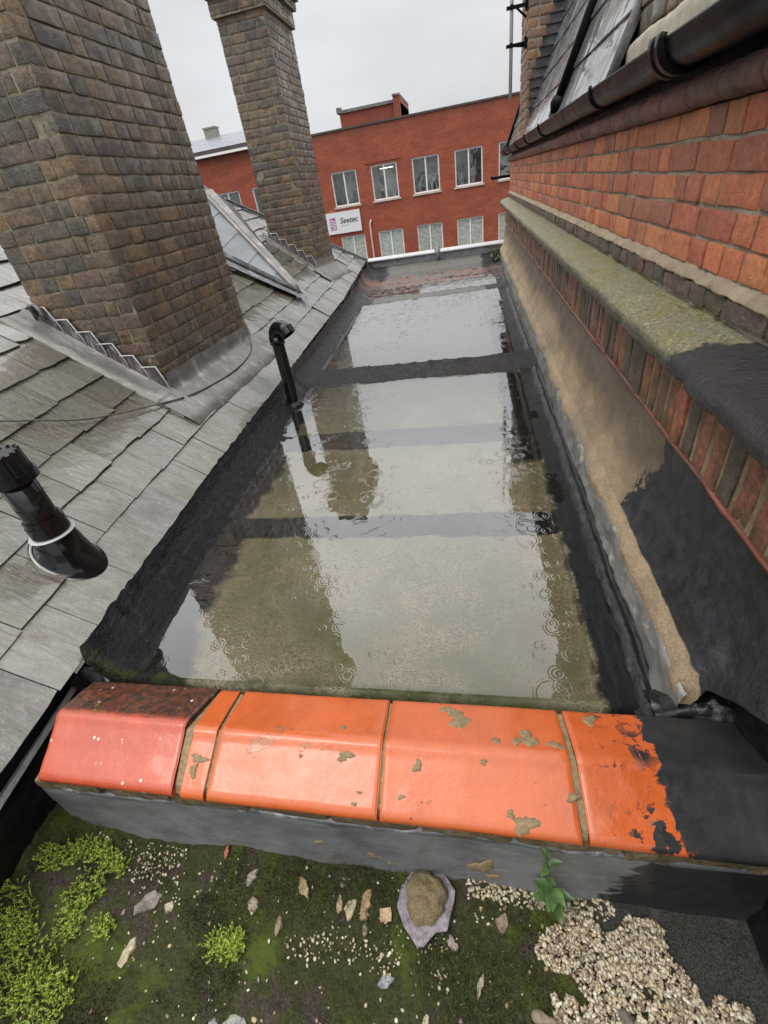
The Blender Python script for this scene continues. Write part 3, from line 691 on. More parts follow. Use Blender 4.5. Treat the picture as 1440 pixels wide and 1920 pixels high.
m_.tube([tuple(a+[.0, -.0, .035]), tuple(b_+[0, 0, .07])], .022, 8)
sp_ = patch(P0+[.16, -.10, -.07], P0+[.03, .14, .02], P0+[.0, .05, .09], P0+[0, -.07, .02]); 
m_.add(sp_[0]+np.stack([0*sp_[0][:, 0], 0*sp_[0][:, 0], fbm(sp_[0]*20, 3)*.012], 1), sp_[1].tolist())
m_.obj('cheek_valley_lead', M_LEAD, sr, True)

# ================================================================== CHIMNEYS
def chimney(label, x0, x1, y0, y1, zb, zt, seed, corb, apron_y=(.14, .16)):
    t = thing('chimney', label, 'chimney', ((x0+x1)/2, (y0+y1)/2, slz(x1, y0)), 'brick chimneys on the slate roof')
    L = stack_bricks(x0, x1, y0, y1, zb, zt, seed, corbels=corb)
    bricks('brickwork', L, M_STOCK, t, .0025, seed, .0016)
    mortar_core('mortar_joints', x0, x1, y0, y1, zb, zt, M_MORT, t, .0050, corb)
    # stepped flashing on the near face: one tooth per course
    m_ = MB(); me_ = MB(); ch = .0765; n = int((x1-x0)/(ch/TAN)+.99); y = y0-.013
    zf = slz(x1, y0)
    for i in range(n+1):
        xa = x1 - i*ch/TAN; xb = max(x0, xa-ch/TAN)
        if xa <= x0+.01: break
        ztop = zf + (i+1)*ch + .105
        o1 = rs.randn()*.004
        P_ = [(xa+.0, y-.004, zf+i*ch-.02), (xb, y-.004, zf+i*ch+(xa-xb)*TAN-.02), (xb-.006, y, ztop+.004), (xa-.020+o1, y-.006, ztop), (xa+.014, y-.004, zf+i*ch+.075)]
        m_.add(P_+[(a, b_+.006, c) for a, b_, c in P_], [(0, 4, 3, 2, 1), (2, 3, 8, 7), (3, 4, 9, 8)])
        me_.tube([(xb-.008, y-.008, ztop+.004), (xa-.020+o1, y-.010, ztop), (xa+.016, y-.008, zf+i*ch+.070), (xa+.012, y-.006, zf+i*ch-.01)], [.0045, .004, .003, .002], 6)
    sf_ = m_.obj('step_flashing', M_LEADS, t); me_.obj('flashing_edge', M_LEADB, sf_, True)
    # soaker strip on the slates along the near face
    ss_ = np.linspace(-.16, (x1-x0)/CS+.12, 24); V = []
    for s in ss_:
        X_ = x1-s*CS
        for d_y, up in ((0, .05), (-.02, .024), (-.08, .022), (-apron_y[1], .019), (-apron_y[1]-.002, .008)):
            yv = y0-.006+d_y; V.append((X_+up*.6, yv, slz(X_, yv)+up*.8))
    V = np.array(V); V[:, 2] += fbm(V*12, seed+7)*.004
    raw('side_flashing', V, gridfaces(len(ss_), 5), M_LEADW, t)
    # front apron: upstand on the brick, dressed over the slates below
    yl = np.linspace(y0-.17, y1+.12, 60); V = []
    for yv in yl:
        for xx, up in ((x1+.008, .115), (x1+.011, .06), (x1+.012, .036), (x1+.03, .030), (x1+.15, .029), (x1+.215, .028), (x1+.216, .006)):
            inside = y0-.01 <= yv <= y1+.01
            u2 = up if (xx > x1+.012 or inside) else .03
            V.append((xx, yv, slz(xx, yv)+u2/.8*(1 if up < .06 else .9)))
    V = np.array(V); V[:, 2] += fbm(V*[14, 10, 14], seed+9)*.004; V[:, 0] += fbm(V*[10, 8, 3]+4, seed+10)*.004
    raw('apron_flashing', V, gridfaces(len(yl), 7), M_LEADW, t)
    return t
c1 = chimney('massive yellow-brown brick chimney in the left foreground, nearest the camera', -2.42, -1.80, 2.40, 3.63, -1.05, 3.01, 21, [(2.55, 2.70, .03), (2.70, 2.95, .055)])
c2 = chimney('tall slender brick chimney with corbelled head standing further along the slate roof', -2.545, -2.005, 6.50, 7.45, -1.0, 2.44, 22, [(1.66, 1.81, .035), (1.81, 1.89, .075), (1.89, 2.12, .11)], (.12, .13))
# small folded lead at the upper end of the big chimney's flashing
m_ = MB(); m_.tube([(-2.43, 2.385, -.33), (-2.40, 2.36, -.25), (-2.36, 2.35, -.24), (-2.35, 2.37, -.33)], [.006, .016, .014, .006], 8)
m_.obj('folded_lead_end', M_LEADS, c1, True)
# old pale cable up the face of the big chimney
m_ = MB(); rs2 = np.random.RandomState(3)
pts = [(-1.792+.002*rs2.randn(), 3.46+.012*math.sin(z*2), z) for z in np.linspace(-.62, 2.9, 40)]
m_.tube(pts, .003, 6); m_.obj('face_cable', M_CABLE, c1, True)

# ------------------------------------------------------------------ cable across the slates
cb = []
path = [(.62, 1.83), (.66, 1.95), (.62, 2.10), (.50, 2.28), (.40, 2.42), (.26, 2.75), (.21, 3.05), (.22, 3.45), (.30, 3.62)]
path = [(.98, 1.42), (.86, 1.52), (.745, 1.66), (.62, 1.80), (.53, 1.99), (.445, 2.20), (.36, 2.42), (.30, 2.75), (.27, 3.1), (.30, 3.45), (.42, 3.58)]
ps = np.array(path); tt = np.linspace(0, len(ps)-1, 70)
sc_ = np.interp(tt, range(len(ps)), ps[:, 0]); yc_ = np.interp(tt, range(len(ps)), ps[:, 1])
ker = np.ones(7)/7; sc_[3:-3] = np.convolve(sc_, ker, 'valid'); yc_[3:-3] = np.convolve(yc_, ker, 'valid')
P_ = son(sc_, yc_, .036); P_[-6:] += np.linspace(0, 1, 6)[:, None]*np.array([0, 0, .12])
m_ = MB(); m_.tube([tuple(p) for p in P_], .0045, 8)
tag(m_.obj('cable', M_CABLE, None, True), 'thin grey-brown cable lying across the slates towards the big chimney', 'cable')

# ================================================================== PIPES
# soil pipe with slate cowl
bx, by = -1.54, 1.09
bz = slz(bx, by)
sp1 = thing('soil_vent_pipe', 'thick black plastic vent pipe rising through the slates at the left edge', 'pipe', (bx, by, bz))
nrm = Vector((.6, 0, .8)); axis = Vector((0.0, 0, 1.0))
m_ = MB(); V = []; n = 48
for k, (h, ra, sx_) in enumerate(((0, .100, 1.10), (.008, .094, 1.08), (.02, .090, 1.06), (.10, .080, 1.03), (.19, .072, 1.0), (.20, .066, 1.0))):
    for a in np.linspace(0, 2*math.pi, n, endpoint=False):
        x = math.cos(a)*ra*sx_; y = math.sin(a)*ra
        base = slz(bx+x, by+y)+.02; top = bz+.02+.115
        f = h/.20; z = base*(1-f)+top*f if k < 5 else top+.002
        
        V.append((bx+x*(1-.2*f)+0*f, by+y, z))
m_.add(V, gridfaces(6, n, True).tolist()); m_.obj('cowl', M_PLASTIC, sp1, True)
m_ = MB(); m_.tube([(bx, by, bz+.05), (bx, by, bz+.40)], .055, 40); m_.obj('pipe', M_PLASTIC, sp1, True)
m_ = MB(); m_.ring((bx, by, bz+.132), axis, .05, .079, .006, 40); bevel(m_.obj('collar', M_SEAL, sp1, True), .003)
m_ = MB(); m_.ring((bx, by, bz+.142), axis, .052, .066, .045, 40); m_.ring((bx, by, bz+.187), axis, .052, .0625, .02, 40); o = m_.obj('socket', M_PLASTIC, sp1)
m_ = MB(); m_.ring((bx, by, bz+.36), axis, .0, .078, .03, 40); m_.ring((bx, by, bz+.39), axis, .0, .066, .07, 40)
for i in range(14):
    a = i/14*2*math.pi; m_.tube([(bx+.064*math.cos(a), by+.064*math.sin(a), bz+.385), (bx+.06*math.cos(a), by+.06*math.sin(a), bz+.465)], .006, 6)
m_.obj('terminal_cap', M_PLASTIC, sp1)
m_ = MB(); V = []
for a in np.linspace(0, 2*math.pi, 64, endpoint=False):
    w_ = 1+.05*math.sin(a*5+1)+.03*math.sin(a*11); k_ = .6+.4*math.sin(a+.6)
    for ra, up in ((.094, .022), (.098, .026), (.1005, .023), (.102+.004*k_*w_, .014)):
        x = math.cos(a)*ra*1.22*.9; y = math.sin(a)*ra; V.append((bx+x-.1*x, by+y, slz(bx+x, by+y)+up))
V = np.array(V); m_.add(V, [(i*4+j, i*4+j+1, ((i+1) % 64)*4+j+1, ((i+1) % 64)*4+j) for i in range(64) for j in range(3)])
m_.obj('sealant_bead', M_SEAL, sp1, True)
# bent pipe standing in the felt
px_, py_ = -1.345, 3.10
sp2 = thing('bent_vent_pipe', 'slim black pipe with a swan-neck top standing in the gutter corner of the flat roof', 'pipe', (px_, py_, -1.24))
m_ = MB(); m_.tube([(px_, py_, -1.27), (px_, py_, -.735)], .043, 32, cap=False); m_.obj('pipe', M_PLASTIC, sp2, True)
m_ = MB(); cc_ = []
th0 = math.radians(150)
dirx = Vector((.93, -.36, 0)).normalized()
for a in np.linspace(0, th0, 16): cc_.append(tuple(Vector((px_, py_, -.73)) + dirx*(.062*(1-math.cos(a))) + Vector((0, 0, .062*math.sin(a)))))
m_.tube(cc_, [.0485]*16, 32, cap=False)
m_.ring((px_, py_, -.775), (0, 0, 1), .042, .0525, .05, 32); m_.obj('bend', M_PLASTIC, sp2, True)
dr = (Vector(cc_[-1])-Vector(cc_[-2])).normalized()
m_ = MB(); m_.ring(tuple(Vector(cc_[-1])-dr*.03), tuple(dr), .043, .055, .045, 32); m_.obj('mouth_rim', M_PLASTIC, sp2)
m_ = MB(); m_.tube([(px_, py_, -1.262), (px_, py_, -1.225), (px_, py_, -1.20)], [.085, .062, .046], 24); m_.obj('bitumen_collar', M_BIT, sp2, True)

# ================================================================== ORANGE COPING AND ITS WALL
pw = thing('parapet_wall', 'low brick parapet with grey lead apron below the orange coping', 'wall', (-.3, .53, -1.5))
m_ = MB(); m_.box(-1.25, .62, .425, .66, -1.62, -1.222); m_.obj('wall_core', M_MORT, pw)
rs = np.random.RandomState(9); L = []
x = -1.235
while x < .60:
    w = .215+rs.randn()*.006; L.append((x+w/2, .53, -1.206, w/2-.003, .129, .021, tuple(np.array(hexes('8b7345'))*(.7+.5*rs.rand())))); x += w+.004
bricks('bedding_course', L, m_brick('mossy_bedding_tile', (.06, .045, .02), .5, (.35, .27, .13), .4, .35, (.10, .075, .02)), pw, .006, 91, .005)
def bend_f(V):
    V = V.copy(); V[:, 1] += .006*fbm(V*[3, 0, 3], 61, 2); return V
m_lf = m_lead('painted_lead_apron', (.15, .155, .165), (.24, .245, .25), (.09, .09, .095), .42, (2, 6, 6))
nn = N('lead_apron_part_tarred'); 
x_, y_, z_ = nn.xyz()
c_ = nn.mix(nn.rmp(nn.noise(5, 6, .65), .35, .7), (.13, .135, .14), (.24, .245, .255)); c_ = nn.mix(nn.rmp(nn.noise(3, 6, .7, nn.vec((2, 5, 7))), .56, .68), c_, (.27, .27, .265))
c_ = nn.mix(nn.rmp(nn.math('ADD', z_, nn.math('MULTIPLY', nn.noise(9, 5), .12)), -1.38, -1.44), c_, nn.mix(.6, c_, (.13, .10, .09)))
tt_ = nn.math('ADD', x_, nn.math('MULTIPLY', nn.math('SUBTRACT', nn.noise(9, 7, .72, nn.vec((.8, 1, 2.2)), .5), .5), .20)); tt_ = nn.math('ADD', tt_, nn.math('MULTIPLY', nn.math('ADD', z_, 1.32), -.25))
kk = nn.rmp(tt_, .315, .325); c_ = nn.mix(kk, c_, nn.mix(nn.noise(20, 5), (.011, .011, .012), (.04, .04, .043)))
M_APRON = nn.fin(c_, nn.rmp(nn.noise(10, 5), .3, .7, .22, .5), nn.bump(nn.noise(11, 5, .6), .012, .6), .5)
xs = np.linspace(-1.25, .66, 260)
sweep('lead_apron', [(.430, -1.234), (.411, -1.238), (.407, -1.25), (.404, -1.35), (.392, -1.46), (.376, -1.502), (.368, -1.512)], xs, M_APRON, pw, .0035, 7, 62, 5, axis='x', fn=bend_f)
sweep('apron_top_fold', [(.430, -1.230), (.416, -1.226), (.404, -1.231), (.403, -1.242)], xs, M_LEAD, pw, .003, 16, 66, 3, axis='x', fn=bend_f)
def blob(cx, cy_, z, r, nrm_, seed, th=.003):
    rs_ = np.random.RandomState(seed); n = 26; V = []
    nrm_ = Vector(nrm_).normalized(); u = Vector((1, 0, 0)); u = (u-nrm_*u.dot(nrm_)).normalized(); v = nrm_.cross(u)
    a_ = np.linspace(0, 2*math.pi, n, endpoint=False); ph = rs_.rand(4)*6; asp = rs_.uniform(.5, 1.)
    rad = r*(1+.28*np.sin(a_*2+ph[0])+.22*np.sin(a_*3+ph[1])+.16*np.sin(a_*5+ph[2])+.1*np.sin(a_*9+ph[3]))
    V.append(tuple(Vector((cx, cy_, z))+nrm_*th))
    for f, h in ((.5, th), (.85, th*.8), (1, -.001)):
        for a, ra in zip(a_, rad): V.append(tuple(Vector((cx, cy_, z))+(u*math.cos(a)+v*math.sin(a)*asp)*ra*f+nrm_*h))
    Fq = [(0, 1+i, 1+(i+1) % n) for i in range(n)]
    for k in range(2): Fq += [(1+k*n+i, 1+(k+1)*n+i, 1+(k+1)*n+(i+1) % n, 1+k*n+(i+1) % n) for i in range(n)]
    return V, Fq
m_ = MB()
for i, (x, z, r) in enumerate(((-.275, -1.40, .026), (-.245, -1.43, .014), (.0-.01, -1.39, .028), (.015, -1.43, .015), (-.43, -1.37, .012), (.13, -1.42, .010), (-.16, -1.35, .008))):
    m_ = MB(); m_.add(*blob(x, .4035+.14*min(0, z+1.35), z, r, (0, -1, .12), i+5)); m_.obj('mortar_splash', M_SPLASH, pw, True)

def coping_tile(label, fl, fr, cl, cr, bl, br, mat, dz=0, yc=0, splats=(), round_=.012):
    """fl..br: x of the left/right ends at front, crease and back"""
    t = thing('coping_tile', label, 'coping tile', ((fl+fr)/2, .53, -1.17+dz), 'terracotta coping tiles on the parapet')
    # cross-section (y, z, weight front/crease/back)
    sec = [(.415, -1.186), (.402, -1.184), (.396, -1.176), (.398, -1.166), (.405, -1.1585)]
    for k in np.linspace(.08, .90, 9): sec.append((.405+(.535-.405)*k, -1.1585+(-1.1045+1.1585)*k))
    sec += [(.530, -1.1035), (.539, -1.1005), (.549, -1.1012), (.558, -1.1040)]
    for k in np.linspace(.08, .92, 8): sec.append((.558+(.675-.558)*k, -1.104+(-1.145+1.104)*k))
    sec += [(.675, -1.1452), (.683, -1.149), (.687, -1.157), (.683, -1.168), (.66, -1.175)]
    sec = np.array(sec); sec[:, 1] += dz; sec[(sec[:, 1] > -1.14+dz)*(np.abs(sec[:, 0]-.54) < .1), 0] += yc
    nu = 36; V = []
    us_ = np.r_[0, .004, .012, np.linspace(.03, .97, nu-6), .988, .996, 1]
    for u in us_:
        e_ = min(u, 1-u); sh = .004*(1-min(1, e_/.012))**2
        for (y, z) in sec:
            if y < .54: f = (y-.40)/.14; a, b_ = fl+(cl-fl)*f, fr+(cr-fr)*f
            else: f = (y-.54)/.145; a, b_ = cl+(bl-cl)*f, cr+(br-cr)*f
            V.append((a+(b_-a)*u, y, z-sh))
    V = np.array(V); V[:, 2] += fbm(V*[9, 9, 9]+fl*7, 70)*.0015
    ns_ = len(sec); Fq = gridfaces(len(us_), ns_)
    caps = [tuple(range(ns_))[::1], tuple((len(us_)-1)*ns_+j for j in range(ns_))[::-1]]
    m_ = MB(); m_.add(V, [tuple(f[::-1]) for f in Fq.tolist()]+caps); o = m_.obj('tile_body', mat, t, True)
    if splats:
        for i, (x, y, r) in enumerate(splats):
            if y < .54: nn_ = (0, -.38, .92); z = -1.1585+(y-.405)/.13*.054
            else: nn_ = (0, .34, .94); z = -1.104-(y-.558)/.117*.041
            s_ = MB(); s_.add(*blob(x, y, z+dz+.0008, r, nn_, int(abs(x)*1000+y*100), .0022)); s_.obj('mortar_splash', M_SPLASH, t, True)
    return t
coping_tile('old dull red coping tile with blackened lichen-covered back, leftmost on the parapet', -1.190, -.779, -1.212, -.792, -1.222, -.775, M_TILEO, .006, .008)
coping_tile('narrow cut sliver of orange coping tile beside the old dull red tile', -.757, -.692, -.765, -.694, -.770, -.708, M_TILE, -.001, 0, [(-.728, .475, .020), (-.735, .45, .013)])
coping_tile('clean bright orange coping tile just right of the cut sliver, scuffed at its lower right', -.683, -.245, -.686, -.244, -.690, -.252, M_TILE, 0, 0, [(-.335, .508, .018), (-.355, .575, .009), (-.29, .44, .006), (-.30, .418, .006), (-.45, .5, .007)])
coping_tile('orange coping tile with several tan mortar splashes between two full orange tiles', -.238, .200, -.237, .192, -.243, .187, M_TILE, 0, 0, [(-.06, .63, .032), (-.09, .66, .018), (.105, .585, .024), (.08, .575, .014), (.165, .572, .018), (.03, .57, .013), (-.155, .50, .012), (.0, .52, .010), (.085, .415, .022), (-.19, .44, .008), (.055, .43, .010), (.19, .47, .014)])
coping_tile('orange coping tile half coated in black bitumen at the right end of the parapet', .215, .66, .206, .66, .200, .66, M_TILEB, 0, 0, [(.26, .655, .018)])
# mortar in the joints between tiles
m_ = MB()
for (f, c, b_, w) in ((-.768, -.780, -.773, .022), (-.688, -.690, -.699, .010), (-.2415, -.2405, -.2475, .007), (.2075, .199, .1935, .013)):
    pr = [(.408, -1.178, f), (.42, -1.160, f), (.54, -1.1085, c), (.675, -1.152, b_)]
    for (y0_, z0_, xa), (y1_, z1_, xb) in zip(pr[:-1], pr[1:]):
        m_.add([(xa-w/2, y0_, z0_), (xa+w/2, y0_, z0_), (xb+w/2, y1_, z1_), (xb-w/2, y1_, z1_), (xa-w/2, y0_, z0_-.02), (xa+w/2, y0_, z0_-.02)], [(0, 1, 2, 3), (0, 4, 5, 1)])
m_.obj('joint_mortar', M_SPLASH, pw)
# gutter trough behind the coping
m_ = MB(); m_.box(-1.36, .62, .66, .752, -1.5, -1.30); m_.obj('back_gutter', M_BIT, pw)

# ================================================================== RIGHT BRICK WALL
bw = thing('brick_wall', 'long red brick wall on the right above a mossy stone ledge and rendered plinth', 'wall', (.65, 4, -1.2))
rs = np.random.RandomState(31); L = []
ch = .0738; zc = -.4050; YE = 9.3
def course(z0, x, y0, y1, L, h=ch, wid=None, pal=REDS, depth=.09, j=.005):
    y = y0+rs.uniform(0, .1)
    while y < y1:
        w = wid() if wid else (.1075 if rs.rand() < .55 else .218)
        w = min(w, y1-y); L.append((x+depth/2+rs.randn()*.0012, y+w/2, z0+h/2, depth/2, w/2-j, h/2-j, pick(pal, rs))); y += w+.002
for k in range(7):
    z = -.4050+k*.0738*.9
    pass
zs = [-.400, -.335]      # plinth course, then six above
L2 = []; course(-.400, .632, .35, YE, L2, .058, pal=[hexes(c) for c in ('7d4433', '5e3a30', '8f4b34', '3a302c', '6e4638')])
L = []
zc = -.318
for k in range(5): course(zc+k*.0755, .65, .2, YE, L, .0755); 
bricks('wall_bricks', L, M_RED, bw, .0030, 33, .002)
bricks('base_course_bricks', L2, M_SOLD, bw, .005, 34, .005)
m_ = MB(); m_.box(.6555, .9, -.6, YE, -.42, .056); m_.box(.645, .9, -.6, YE-.002, -.42, -.335); m_.obj('wall_mortar', M_REDM, bw)
# sloping cement fillet over the base course
sweep('cement_fillet', [(.665, -.308), (.655, -.314), (.634, -.332), (.628, -.342), (.636, -.349)], np.linspace(-.6, YE-.003, 900), m_mortar('sandy_cement', (.44, .36, .25), (.26, .21, .145)), bw, .0055, 22, 71, 3)
# bullnose course
L = []; y = -.3
m_ = MB(); rsb = np.random.RandomState(8)
while y < YE:
    w = .215; y2 = min(y+w, YE); V = []
    n = 12; Yv = np.linspace(y+.003, y2-.003, 7)
    prf = [(.69, .055)]+[(.645-.036*math.sin(a), .095-.036*math.cos(a)) for a in np.linspace(0, math.pi, n)]+[(.69, .132)]
    V = np.array([(a, yv, b_) for yv in Yv for a, b_ in prf]); V[:, 0] += fbm(V*30, 81)*.003; V[:, 2] += fbm(V*30+9, 82)*.003 + rsb.randn()*.001
    k = len(prf); m_.add(V, gridfaces(7, k).tolist()+[tuple(range(k)), tuple(6*k+j for j in range(k))[::-1]], pick([hexes(c) for c in ('a2462d', '8c3d29', '7b3626', 'b05034')], rsb)); y += w
m_.obj('bullnose_course', M_BULL, bw, True)
m_ = MB(); m_.box(.668, .9, -.6, YE-.003, .13, .30); m_.obj('shadow_black_fascia', M_GUTTER, bw)  # black board gives the shadow beneath the gutter as colour
# stone ledge
sweep('stone_ledge', [(.68, -.402), (.60, -.416), (.53, -.436), (.512, -.444), (.503, -.456), (.499, -.470), (.500, -.492), (.506, -.499), (.56, -.503), (.60, -.503)], np.linspace(-.6, YE+.05, 1000), M_LEDGE, bw, .006, 16, 90, 4)
m_ = MB(); m_.box(.497, .66, 9.34, 9.352, -.503, -.42); 
m_.obj('ledge_end', M_LEDGE, bw)
# brick-on-edge course under the ledge
L = []; y = .5
while y < YE:
    w = .073+rs.randn()*.003; L.append((.633, y+w/2, -.634+rs.randn()*.002, .045+rs.randn()*.002, w/2-.006, .108, pick([hexes(c) for c in ('d06236', 'b8562f', '96502f', '604430', 'd86c3e', '4a3828', 'a87844', 'b86034')], rs))); y += w+.006
bricks('brick_on_edge_course', L, M_SOLD, bw, .0055, 35, .005)
m_ = MB(); m_.box(.5925, .9, .5, YE-.001, -.746, -.503); m_.box(.62, .9, -.6, YE-.001, -1.0, -.746); m_.obj('lower_wall_mortar', m_mortar('olive_stained_mortar', (.46, .38, .24), (.17, .14, .08), (.14, .12, .045)), bw)
sweep('terracotta_drip', [(.63, -.737), (.586, -.740), (.581, -.744), (.583, -.751), (.63, -.754)], np.linspace(.4, YE, 700), m_plain('red_terracotta', (.20, .065, .04), .35, .5, 6, .002), bw, .003, 16, 95, 3)
# rendered plinth with lip
def fin_end(V):
    V = V.copy(); w2 = np.clip((V[:, 0]-.53)/.035, 0, 1); V[:, 1] -= w2*.17*np.clip(1-(V[:, 1]-.715)/.185, 0, 1)
    w = np.clip((.80-V[:, 1])/.085, 0, 1); V[:, 0] -= .010*np.sin(w*3.1)*np.clip((-.98-V[:, 2])/.1, 0, 1); V[:, 2] -= .07*w**3*np.clip((-1.0-V[:, 2])/.08, 0, 1); return wav(V, .008, 44)
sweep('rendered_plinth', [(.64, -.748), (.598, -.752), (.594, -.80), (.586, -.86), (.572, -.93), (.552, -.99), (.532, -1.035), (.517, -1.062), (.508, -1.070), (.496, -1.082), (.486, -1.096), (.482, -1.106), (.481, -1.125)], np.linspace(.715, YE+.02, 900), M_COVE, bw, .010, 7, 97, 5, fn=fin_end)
sweep('pale_edge_strip', [(.490, -1.098), (.484, -1.106), (.480, -1.14), (.477, -1.19), (.472, -1.238)], np.linspace(.715, YE, 900), m_lead('chalky_cement', (.30, .29, .27), (.50, .49, .46), (.13, .13, .125), .5, (4, 2.5, 4)), bw, .005, 18, 99, 4, fn=lambda V: wav(V, .010, 44))
# black bitumen at the near end of the wall and down to the mossy roof
ysn = np.linspace(-.7, .76, 160)
sweep('tarred_corner', [(.62, -.74), (.602, -.80), (.600, -1.0), (.590, -1.10), (.575, -1.19), (.59, -1.25), (.60, -1.42), (.585, -1.48), (.52, -1.505), (.49, -1.512)], ysn, M_BIT, bw, .008, 6, 101, 5)
m_ = MB(); V = []
A, B = np.meshgrid(np.linspace(.43, .64, 30), np.linspace(.645, .80, 30), indexing='ij')
Z = -1.175+.055*np.clip((A-.46)/.10, 0, 1)-.05*np.clip((.70-B)/.05, 0, 1)-.03*np.clip((B-.74)/.06, 0, 1); V = np.stack([A.ravel(), B.ravel(), Z.ravel()], 1); V[:, 2] += fbm(V*[24, 24, 1], 103, 4)*.012
raw('bitumen_corner_fillet', V, gridfaces(30, 30)[:, ::-1], M_BIT, bw)
# end faces of the building
m_ = MB(); m_.box(.70, 6, 9.0, YE+.001, -11, .25); m_.box(.62, .9, .7, YE-.01, -11, -.80); m_.obj('end_wall', M_OFFICE, bw)
m_ = MB(); m_.tube([(.36, 9.25, -.115), (.72, 9.33, -.12)], .022, 8); m_.tube([(.36, 9.25, -.115), (.36, 9.25, -.09)], .02, 8)
m_.obj('overflow_pipe', M_GUTTER, bw, True)

# ------------------------------------------------------------------ gutter
gt = thing('gutter', 'black half-round iron gutter along the eaves of the red brick wall', 'gutter', (.58, 4, .2))
gx, gz, gr = .582, .212, .062
def gprof(r): return [(gx-r*math.cos(a), gz-r*math.sin(a)) for a in np.linspace(0, math.pi, 22)]
prf = gprof(gr)+gprof(gr-.006)[::-1]; prf.append(prf[0])
sweep('channel', prf, np.linspace(-.6, 9.5, 300), M_GUTTER, gt, .0018, 9, 111, 1)
m_ = MB(); m_.tube([(gx-gr+.002, y, gz+.002) for y in np.linspace(-.6, 9.5, 30)], .006, 8); m_.obj('front_bead', M_GUTTER, gt, True)
m_ = MB(); c_ = [(gx, 9.5, gz)]+[(a, 9.5, b_) for a, b_ in gprof(gr+.004)]; m_.add(c_+[(a, 9.515, c) for a, b_, c in c_], [tuple(range(len(c_))), tuple(range(len(c_), 2*len(c_)))[::-1]]); m_.obj('stop_end', M_GUTTER, gt)
proto = None
def strap(y, w=.028, r=.010):
    m_ = MB(); n = 22; V = []
    for yy_ in (y, y+w):
        for a in np.linspace(-.25, math.pi+.1, n): V.append((gx-(gr+r)*math.cos(a), yy_, gz-(gr+r)*math.sin(a)))
        for a in np.linspace(-.25, math.pi+.1, n): V.append((gx-(gr-.001)*math.cos(a), yy_, gz-(gr-.001)*math.sin(a)))
    Fq = []
    for i in range(n-1):
        Fq += [(i, i+1, 2*n+i+1, 2*n+i), (i, n+i, n+i+1, i+1), (2*n+i, 2*n+i+1, 3*n+i+1, 3*n+i)]
    Fq += [(0, 2*n, 3*n, n)]
    m_.add(V, Fq); return m_
sweep_y = [1.80, 1.86, 2.72, 4.55, 5.65, 6.7, 7.75, 8.8]
for i, y in enumerate(sweep_y): strap(y, .045 if i < 2 else .026, .014 if i < 2 else .009).obj('gutter_union' if i < 2 else 'gutter_bracket', M_GUTTER, gt, True)

# ------------------------------------------------------------------ steep slate slope above the gutter
mr_ = thing('steep_slate_roof', 'steep rain-silvered slate slope rising above the black gutter on the right', 'roof', (.64, 6, .26))
TS = 2.55; LS = math.hypot(1, TS); gx0, gz0 = .640, .262
def rp_(s, Y, up=0.): return np.stack([gx0+s/LS-up*TS/LS, Y+0*s, gz0+s*TS/LS+up/LS], -1)
SV, SQ, SC = [], [], []; n0 = 0; rs = np.random.RandomState(55)
for c in range(16):
    s0 = -.02+c*.235; y = 2.76+(0 if c % 2 else .11)
    first = True
    while y < 9.38:
        w = .22+rs.randn()*.003; ya = max(2.79, y if not first else 2.79); yb = min(y+w-.003, 9.38)
        if first: ya = 2.79
        first = False
        if yb-ya > .02:
            A, B = np.meshgrid(np.linspace(0, 1, 5), np.linspace(0, 1, 4), indexing='ij'); ss = s0+.265*A; YY = ya+(yb-ya)*B
            top = rp_(ss.ravel(), YY.ravel(), (.004+.013*(1-A)+rs.rand()*.003).ravel()); top += (fbm(top*12, 120+c)*.0015)[:, None]
            ring = [i*4 for i in range(4, -1, -1)]+[1, 2, 3]+[i*4+3 for i in range(1, 5)]
            low = top[ring]+np.array([TS/LS, 0, -1/LS])*.009
            SV += [top, low]; SQ.append(gridfaces(5, 4)+n0); nr = len(ring); SQ.append(np.array([(n0+ring[i], n0+20+i, n0+21+i, n0+ring[i+1]) for i in range(nr-1)]))
            SC.append(np.tile(np.array(hexes('8b8e92'))*(.8+.4*rs.rand()), (20+nr, 1))); n0 += 20+nr
        y += w
raw('slates', np.concatenate(SV), np.concatenate(SQ), M_SLATE, mr_, np.concatenate(SC), smooth=False)
m_ = MB(); a = rp_(np.array(-.03), np.array(2.8), -.02); b_ = rp_(np.array(-.03), np.array(9.39), -.02); c = rp_(np.array(3.8), np.array(9.39), -.02); d = rp_(np.array(3.8), np.array(2.8), -.02)
m_.add([a, b_, c, d, a+[2, 0, 0], b_+[2, 0, 0], c+[.6, 0, 0], d+[.6, 0, 0]], [(0, 1, 2, 3), (4, 7, 6, 5), (1, 5, 6, 2), (0, 3, 7, 4), (3, 2, 6, 7)]); m_.obj('roof_deck', M_COPDK, mr_)
m_ = MB(); p = [tuple(rp_(np.array(s), np.array(4.5), .025)) for s in np.linspace(-.03, 3.6, 8)]; m_.tube(p, .030, 10)
p = [tuple(rp_(np.array(s), np.array(4.60), .016)) for s in np.linspace(-.03, 3.6, 8)]; m_.tube(p, .02, 8); m_.obj('lead_roll', M_LEADL, mr_, True)
m_ = MB(); p = [tuple(rp_(np.array(s), np.array(4.38), .030)) for s in np.linspace(.03, 3.6, 8)]; m_.tube(p, .036, 12)
m_.tube([tuple(rp_(np.array(s), np.array(4.38), .03)) for s in (-.02, .03, .07)], [.03, .055, .05], 12); m_.obj('rainwater_pipe', M_GUTTER, mr_, True)
m_ = MB(); p = [tuple(rp_(np.array(s), np.array(9.40), .02)) for s in np.linspace(-.03, 3.6, 8)]; m_.tube(p, .03, 8); m_.obj('verge_strip', M_GUTTER, mr_, True)
